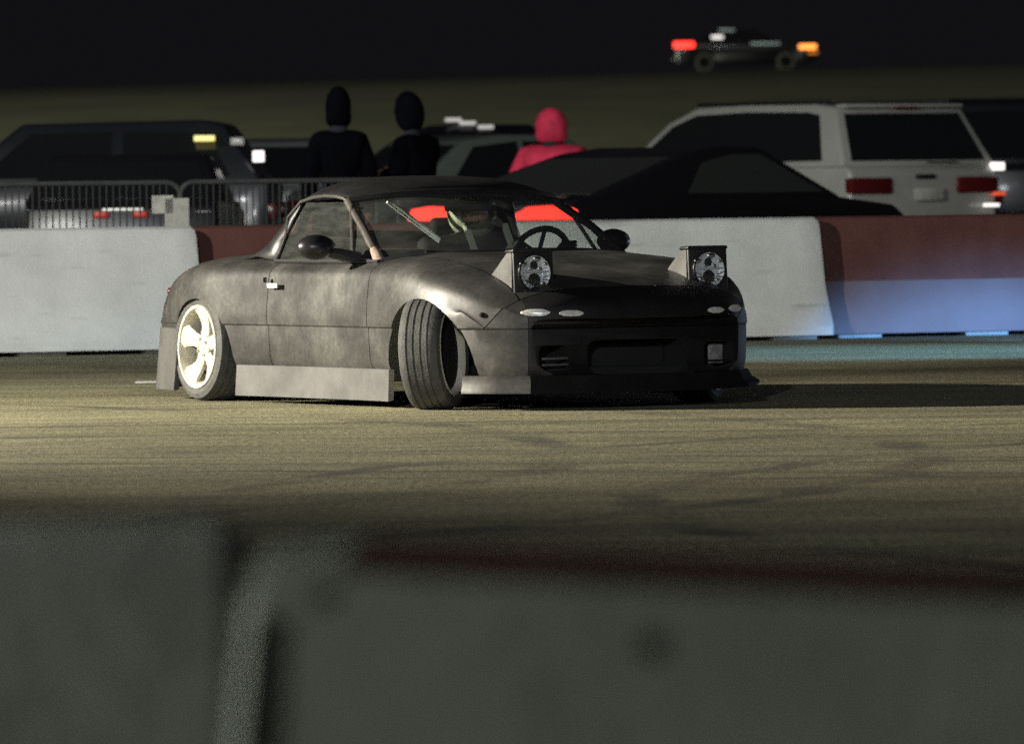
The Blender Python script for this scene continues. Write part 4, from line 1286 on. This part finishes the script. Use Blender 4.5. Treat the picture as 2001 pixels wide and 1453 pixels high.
def vehicle(name, label, cat, px, d, rotz, anchor, sp, paint, group='vehicles parked beyond the barriers'):
    """sp: L, W, top (body top line points rear to front), gh (greenhouse x,z points rear base, rear top, front top, front base), belt, wb"""
    L, W = sp['L'], sp['W']
    t = thing(name, label, cat, (0, 0, 0), rotz, group)
    hd_ = Vector((math.cos(rotz), math.sin(rotz), 0))
    p = Vector(ppos(px, d))
    if anchor == 'rear': p = p + hd_ * L / 2
    t.location = p
    zb = sp.get('zb', .25)
    fx, rx = sp['wb'] / 2 + sp.get('sh', 0), -sp['wb'] / 2 + sp.get('sh', 0)
    rw = sp.get('rw', .33)
    side = [(-L / 2 + .03, zb + .08)] + sp['top'] + [(L / 2 - .02, zb + .06)]
    # bottom line, front to rear, with arches
    bot = [(L / 2 - .12, zb)]
    bot += arc(fx, rw + .05, zb) + arc(rx, rw + .05, zb) + [(-L / 2 + .15, zb)]
    def yb(x, z):
        e = max(0, abs(x) - (L / 2 - .45)) / .45
        return W / 2 - .09 * e * e - (.03 if z > sp['belt'] - .04 else 0)
    side_all = side + bot
    body = obj('body', prism(side_all, yb, .03), paint, t, angle=40)
    belt = sp['belt']
    gh = sp['gh']
    zt = max(z for x, z in gh)
    def yg(x, z):
        return W / 2 - .05 - .17 * max(0, (z - belt)) / max(.01, (zt - belt))
    cab = obj('cabin', prism(gh, yg, .035), paint, t, angle=40)
    for poly in sp.get('side_win', []):
        for s in (-1, 1):
            bm = bmesh.new()
            A = [bm.verts.new((x, s * (yg(x, z) + .006), z)) for x, z in poly]
            B = [bm.verts.new((x, s * (yg(x, z) - .02), z)) for x, z in poly]
            n = len(poly)
            for k in range(n): bm.faces.new((A[k], A[(k + 1) % n], B[(k + 1) % n], B[k]))
            bm.faces.new(A); bm.faces.new(B[::-1])
            obj('side_window', bm, sp.get('glass', M_tint), t, smooth=False)
    def endwin(nm, b, tp, sgn, ins=.10):
        b, tp = Vector((b[0], 0, b[1])), Vector((tp[0], 0, tp[1]))
        nrm_ = Vector((tp.z - b.z, 0, -(tp.x - b.x))).normalized()
        if nrm_.x * sgn < 0: nrm_ = -nrm_
        lo, hi = b.lerp(tp, .10), b.lerp(tp, .88)
        bm = bmesh.new(); vs = []
        for pp_, yy in ((lo, yg(0, lo.z) - ins), (hi, yg(0, hi.z) - ins * .9)):
            for s in (-1, 1):
                for off in (.006, -.02):
                    vs.append(bm.verts.new((pp_.x + nrm_.x * off, s * yy, pp_.z + nrm_.z * off)))
        for f in ((0, 2, 6, 4), (1, 5, 7, 3), (0, 1, 3, 2), (4, 6, 7, 5), (0, 4, 5, 1), (2, 3, 7, 6)): bm.faces.new([vs[i] for i in f])
        obj(nm, bm, sp.get('glass', M_tint), t, smooth=False)
    endwin('rear_window', gh[0], gh[1], -1)
    endwin('windshield', gh[-1], gh[-2], 1)
    # bumpers, lamps
    bc = sp.get('bumper', paint)
    obj('rear_bumper', bbox(-L / 2 - .05, -L / 2 + .12, -W / 2 + .05, W / 2 - .05, zb + .08, zb + .30, .04), bc, t)
    obj('front_bumper', bbox(L / 2 - .14, L / 2 + .04, -W / 2 + .08, W / 2 - .08, zb + .06, zb + .28, .04), bc, t)
    tz, th, tw = sp.get('tl', (.85, .14, .34))
    for s in (-1, 1):
        y0 = s * (W / 2 - .09); y1 = s * (W / 2 - .09 - tw)
        if sp.get('wedge'):
            bm = bmesh.new(); pf = []; pb = []
            for yy, zz in ((.16, tz - th / 2), (.40, tz + th * .42), (.60, tz + th / 2), (W / 2 - .10, tz + th * .3), (W / 2 - .06, tz - th / 2)):
                pf.append(bm.verts.new((-L / 2 - .03, s * yy, zz))); pb.append(bm.verts.new((-L / 2 + .10, s * yy, zz)))
            for k in range(5): bm.faces.new((pf[k], pf[(k + 1) % 5], pb[(k + 1) % 5], pb[k]))
            bm.faces.new(pf); bm.faces.new(pb[::-1])
            obj('tail_lamp', bm, sp.get('tlm', M_redlens), t, smooth=False)
        elif not sp.get('no_tl'):
            obj('tail_lamp', bbox(-L / 2 - .015 + sp.get('tlx', 0), -L / 2 + .10 + sp.get('tlx', 0), min(y0, y1), max(y0, y1), tz - th / 2, tz + th / 2, .02), sp.get('tlm', M_redlens), t)
        obj('headlamp', bbox(L / 2 - .12, L / 2 - .0, min(s * (W / 2 - .10), s * (W / 2 - .42)), max(s * (W / 2 - .10), s * (W / 2 - .42)), sp.get('hz', .62) - .06, sp.get('hz', .62) + .06, .02), M_lens, t)
    obj('number_plate', bbox(-L / 2 - .062, -L / 2 - .048, -.16, .16, sp.get('pz', zb + .17) - .055, sp.get('pz', zb + .17) + .055, .004), M_sign, t)
    for x in (fx, rx):
        for s in (-1, 1):
            wheel('wheel', t, (x, s * (W / 2 - .13), rw), 0, Rt=rw, Wt=.2, Rr=rw * .62, rim=sp.get('rim', M_alu), side=s, detail=False)
    obj('underbody', bbox(-L / 2 + .3, L / 2 - .3, -W / 2 + .28, W / 2 - .28, zb - .02, zb + .3, .02), M_core, t)
    return t

P_white = mat('white_car_paint', (.42, .42, .385), .35, coat=.5, var=.05, vscale=2)
P_black = mat('black_car_paint', (.012, .012, .014), .25, coat=.6)
P_dark = mat('dark_blue_car_paint', (.014, .017, .022), .3, coat=.5)
P_silver = mat('silver_car_paint', (.26, .27, .27), .4, .3, coat=.4)
P_grey = mat('pale_grey_car_paint', (.17, .20, .18), .4, .2, coat=.4)

suv = vehicle('parked_wagon', 'white estate wagon parked rear to the track behind the red barrier', 'car', 1812, 68, R(124.5), 'rear', dict(
    L=4.6, W=1.84, belt=1.16, wb=2.7, zb=.36, rw=.36,
    top=[(-2.28, 1.12), (-2.22, 1.18), (.95, 1.16), (2.0, 1.06), (2.27, .95)],
    gh=[(-2.24, 1.17), (-1.92, 1.71), (-1.6, 1.745), (-.6, 1.76), (.20, 1.735), (.60, 1.60), (1.25, 1.15)],
    side_win=[[(-1.90, 1.23), (-1.72, 1.64), (-1.55, 1.665), (-.6, 1.68), (.16, 1.66), (.50, 1.56), (1.02, 1.21)]],
    tl=(1.0, .15, .46), pz=.92, hz=.8), P_white)
obj('roof_rail', bbox(-1.8, .2, -.70, -.66, 1.735, 1.775, .01), M_black, suv)
obj('roof_rail', bbox(-1.8, .2, .66, .70, 1.735, 1.775, .01), M_black, suv)
obj('tailgate_spoiler', bbox(-2.02, -1.86, -.66, .66, 1.70, 1.735, .012), P_white, suv)
obj('brake_light', bbox(-2.035, -2.0, -.13, .13, 1.69, 1.71, .004), M_redlens, suv)
obj('tailgate_handle', bbox(-2.325, -2.285, -.10, .10, 1.06, 1.10, .006), M_black, suv)
obj('wiper', bbox(-2.275, -2.255, -.4, -.05, 1.20, 1.212, .003), M_black, suv)
for s in (-1, 1):
    obj('bumper_reflector', bbox(-2.36, -2.345, min(s * .62, s * .80), max(s * .62, s * .80), .80, .83, .004), M_whitelit if s < 0 else M_lens, suv)  # right one glows in place of a reflected glint
# bright reflex on the right rear corner lamps, painted as glow
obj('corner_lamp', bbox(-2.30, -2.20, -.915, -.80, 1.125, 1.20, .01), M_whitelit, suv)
obj('corner_reflector', bbox(-2.33, -2.25, -.90, -.78, .90, .935, .01), mat('orange_reflex_glow', (.6, .1, .03), .4, emit=(1, .12, .05), estr=.6), suv)

coupe = vehicle('parked_coupe', 'black fastback coupe with lit red tail lamps parked beyond the barrier', 'car', 962, 58, R(50), 'rear', dict(
    L=4.35, W=1.74, belt=.92, wb=2.45, zb=.22, rw=.31,
    top=[(-2.16, .90), (-2.05, .95), (-1.4, .95), (1.1, .93), (1.8, .86), (2.12, .72)],
    gh=[(-1.95, .94), (-.55, 1.29), (-.1, 1.335), (.35, 1.32), (1.20, .92)], glass=mat('hazy_glass', (.045, .05, .045), .2),
    side_win=[[(-.75, .97), (-.45, 1.21), (-.05, 1.27), (.30, 1.27), (.95, .97)]],
    tl=(.84, .11, .50), wedge=True, tlm=M_redlit, hz=.6), P_black)
obj('third_brake_light', bbox(-2.10, -2.06, -.09, .09, .952, .985, .005), M_redlit, coupe)
obj('rear_spoiler', bbox(-2.12, -1.95, -.72, .72, .945, .965, .008), P_black, coupe)

vehicle('parked_sedan', 'pale grey-green sedan behind the person in pink', 'car', 1010, 76, R(35), 'mid', dict(
    L=4.5, W=1.75, belt=1.02, wb=2.6, zb=.28, rw=.33,
    top=[(-2.22, .98), (-2.1, 1.03), (.95, 1.02), (1.9, .92), (2.22, .78)],
    gh=[(-1.75, 1.02), (-1.05, 1.50), (-.6, 1.55), (.15, 1.54), (1.05, 1.01)],
    side_win=[[(-1.32, 1.07), (-.98, 1.43), (-.45, 1.48), (-.45, 1.07)], [(-.38, 1.07), (-.38, 1.48), (.12, 1.47), (.82, 1.07)]]), P_grey)

dsuv = vehicle('parked_van', 'dark tall van at the left with a lit white lamp on its sloping end', 'van', 130, 68, R(178), 'mid', dict(
    L=3.9, W=1.85, belt=1.10, wb=2.4, zb=.3, rw=.34,
    top=[(-1.92, 1.08), (-1.86, 1.12), (.9, 1.10), (1.75, 1.0), (1.93, .85)],
    gh=[(-1.84, 1.11), (-1.50, 1.62), (-1.3, 1.66), (.3, 1.64), (.95, 1.09)],
    side_win=[[(-1.55, 1.16), (-1.35, 1.54), (-.6, 1.56), (-.6, 1.16)], [(-.5, 1.16), (-.5, 1.56), (.22, 1.55), (.68, 1.16)]], hz=.75), P_dark)
obj('rear_lamp', bbox(-1.86, -1.76, .86, .935, 1.28, 1.38, .01), M_whitelit, dsuv)
obj('roof_lamp', bbox(-1.68, -1.56, .80, .88, 1.43, 1.50, .01), M_lens, dsuv)
obj('yellow_lamp', bbox(-1.42, -1.24, .80, .90, 1.47, 1.52, .004), M_yellowlit, dsuv)  # small glowing yellow lamp at the window edge

vehicle('parked_hatchback', 'silver hatchback seen from behind, between the dark van and the dark-clothed person', 'car', 592, 78, R(92), 'rear', dict(
    L=4.0, W=1.70, belt=1.05, wb=2.45, zb=.3, rw=.32,
    top=[(-1.98, 1.02), (-1.92, 1.07), (1.0, 1.03), (1.75, .92), (1.97, .8)],
    gh=[(-1.93, 1.06), (-1.65, 1.52), (-1.3, 1.56), (.2, 1.55), (1.05, 1.02)],
    side_win=[[(-1.55, 1.1), (-1.4, 1.47), (-.4, 1.48), (-.4, 1.1)]], tl=(.95, .16, .26)), P_silver)

dsed = vehicle('parked_sedan', 'low dark sedan behind the left barricade with a chrome strip across its tail', 'car', 240, 58, R(90), 'rear', dict(
    L=4.3, W=1.66, belt=.94, wb=2.5, zb=.25, rw=.31,
    top=[(-2.12, .93), (-2.0, .96), (.9, .95), (1.8, .85), (2.12, .7)],
    gh=[(-1.6, .95), (-.95, 1.30), (-.6, 1.33), (.1, 1.32), (.95, .94)],
    side_win=[[(-1.15, .99), (-.9, 1.24), (-.4, 1.27), (.05, 1.27), (.72, .99)]], tl=(.86, .10, .25), no_tl=True), P_black)
obj('chrome_strip', bbox(-2.17, -2.14, -.17, .14, .895, .912, .004), mat('strip_glint_glow', (.9, .9, .8), .3, emit=(.9, .95, .85), estr=.5), dsed)  # glint on the chrome painted as a faint glow
for s in (-1, 1):
    obj('tail_lamp', bbox(-2.165, -2.13, s * .15 - .06, s * .15 + .06, .84, .89, .01), mat('dim_red_lens', (.5, .03, .02), .4, emit=(1, .05, .02), estr=.12), dsed)
obj('trunk_badge', bbox(-2.165, -2.14, .78 - 1.5, .82 - 1.4, .87, .885, .004), M_chrome, dsed)

vehicle('parked_pickup', 'dark pickup truck far behind the dark-clothed people, pale clearance lamps on its roof', 'pickup truck', 905, 92, R(15), 'mid', dict(
    L=5.2, W=1.9, belt=1.2, wb=3.2, zb=.4, rw=.38,
    top=[(-2.58, 1.15), (-2.5, 1.2), (1.1, 1.2), (2.3, 1.1), (2.58, .95)],
    gh=[(-.5, 1.19), (-.4, 1.72), (-.2, 1.78), (.7, 1.77), (1.3, 1.19)],
    side_win=[[(-.35, 1.25), (-.28, 1.68), (.62, 1.69), (1.05, 1.25)]], hz=.9), P_dark)
# roof lamps of the pickup as its parts
pk = [o for o in bpy.data.objects if o.get('category') == 'pickup truck'][0]
for i, (x, z) in enumerate(((-.28, 1.83), (-.1, 1.79), (.12, 1.74))):
    obj('clearance_lamp', bbox(x - .09, x + .09, -.80, -.70, z - .02, z + .025, .006), mat('dim_white_lamp', (.8, .8, .75), .4, emit=(1, .95, .9), estr=.45), pk)

vehicle('parked_pickup', 'dark pickup truck at the right edge behind the white estate wagon', 'pickup truck', 2060, 80, R(95), 'rear', dict(
    L=5.2, W=1.9, belt=1.2, wb=3.2, zb=.4, rw=.38,
    top=[(-2.58, 1.15), (-2.5, 1.2), (1.1, 1.2), (2.3, 1.1), (2.58, .95)],
    gh=[(-.5, 1.19), (-.4, 1.86), (-.2, 1.92), (.7, 1.90), (1.3, 1.19)],
    side_win=[[(-.35, 1.25), (-.28, 1.78), (.62, 1.79), (1.05, 1.25)]], hz=.9), P_dark)

far = vehicle('road_car', 'dark car on the road atop the grass bank with red tail and amber front lamps', 'car', 1462, 262, R(0), 'mid', dict(
    L=4.9, W=1.8, belt=.98, wb=2.8, zb=.28, rw=.33, rim=M_dark,
    top=[(-2.42, .95), (-2.3, 1.0), (1.0, .99), (2.1, .9), (2.42, .75)],
    gh=[(-1.8, .99), (-1.0, 1.40), (-.6, 1.44), (.3, 1.43), (1.15, .98)],
    side_win=[[(-1.35, 1.03), (-.95, 1.34), (-.1, 1.38), (-.1, 1.03)], [(-.02, 1.03), (-.02, 1.38), (.28, 1.37), (.9, 1.03)]]), P_black, group=None)
far.location.z = bank_z(far.location.x, 254) + .07
obj('lit_tail_lamp', bbox(-2.45, -1.75, -.93, -.84, .84, 1.04, .03), M_redlit2, far)
obj('lit_front_lamp', bbox(1.85, 2.45, -.93, -.84, .74, .90, .03), M_amber, far)
obj('lit_side_marker', bbox(2.15, 2.5, -.93, -.84, .58, .66, .02), mat('dim_amber', (.5, .15, .03), .4, emit=(1, .3, .03), estr=.6), far)
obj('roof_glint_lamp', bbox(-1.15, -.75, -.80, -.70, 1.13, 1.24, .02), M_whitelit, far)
obj('roof_glint', bbox(-.9, -.35, -.74, -.70, 1.40, 1.46, .01), mat('trim_glint_glow', (.6, .75, .75), .3, emit=(.7, .9, .9), estr=.12), far)  # glint along the roof painted as a faint glow
obj('side_glint', bbox(.2, 1.2, -.925, -.905, .92, .98, .008), mat('trim_glint_glow', (0, 0, 0)), far)  # side glint painted with the same glow

# car outside the frame on the right whose cold headlights reach the track and the barrier
hlcar = vehicle('waiting_car', 'dark car waiting on the track to the right with cold white headlights lit', 'car', 3900, 45.5, R(180), 'mid', dict(
    L=4.3, W=1.72, belt=.94, wb=2.5, zb=.22, rw=.31,
    top=[(-2.12, .93), (-2.0, .96), (.9, .95), (1.8, .85), (2.12, .7)],
    gh=[(-1.6, .95), (-.95, 1.30), (-.6, 1.33), (.1, 1.32), (.95, .94)],
    side_win=[[(-1.15, .99), (-.9, 1.24), (-.4, 1.27), (.05, 1.27), (.72, .99)]]), P_black, group=None)
hd0 = hlcar.location + Vector((-2.2, 0, .60))
spot('headlight_beam', dict(pos=(hd0.x, hd0.y + .6, .60), aim=(3.5, 51.0, -1.75), power=4800, color=(.18, .46, 1.0), angle=46, blend=.45, rad=.05))
spot('headlight_beam', dict(pos=(hd0.x, hd0.y - .6, .60), aim=(1.6, 38.2, -.7), power=170, color=(.6, .75, 1.0), angle=34, blend=.5, rad=.05))
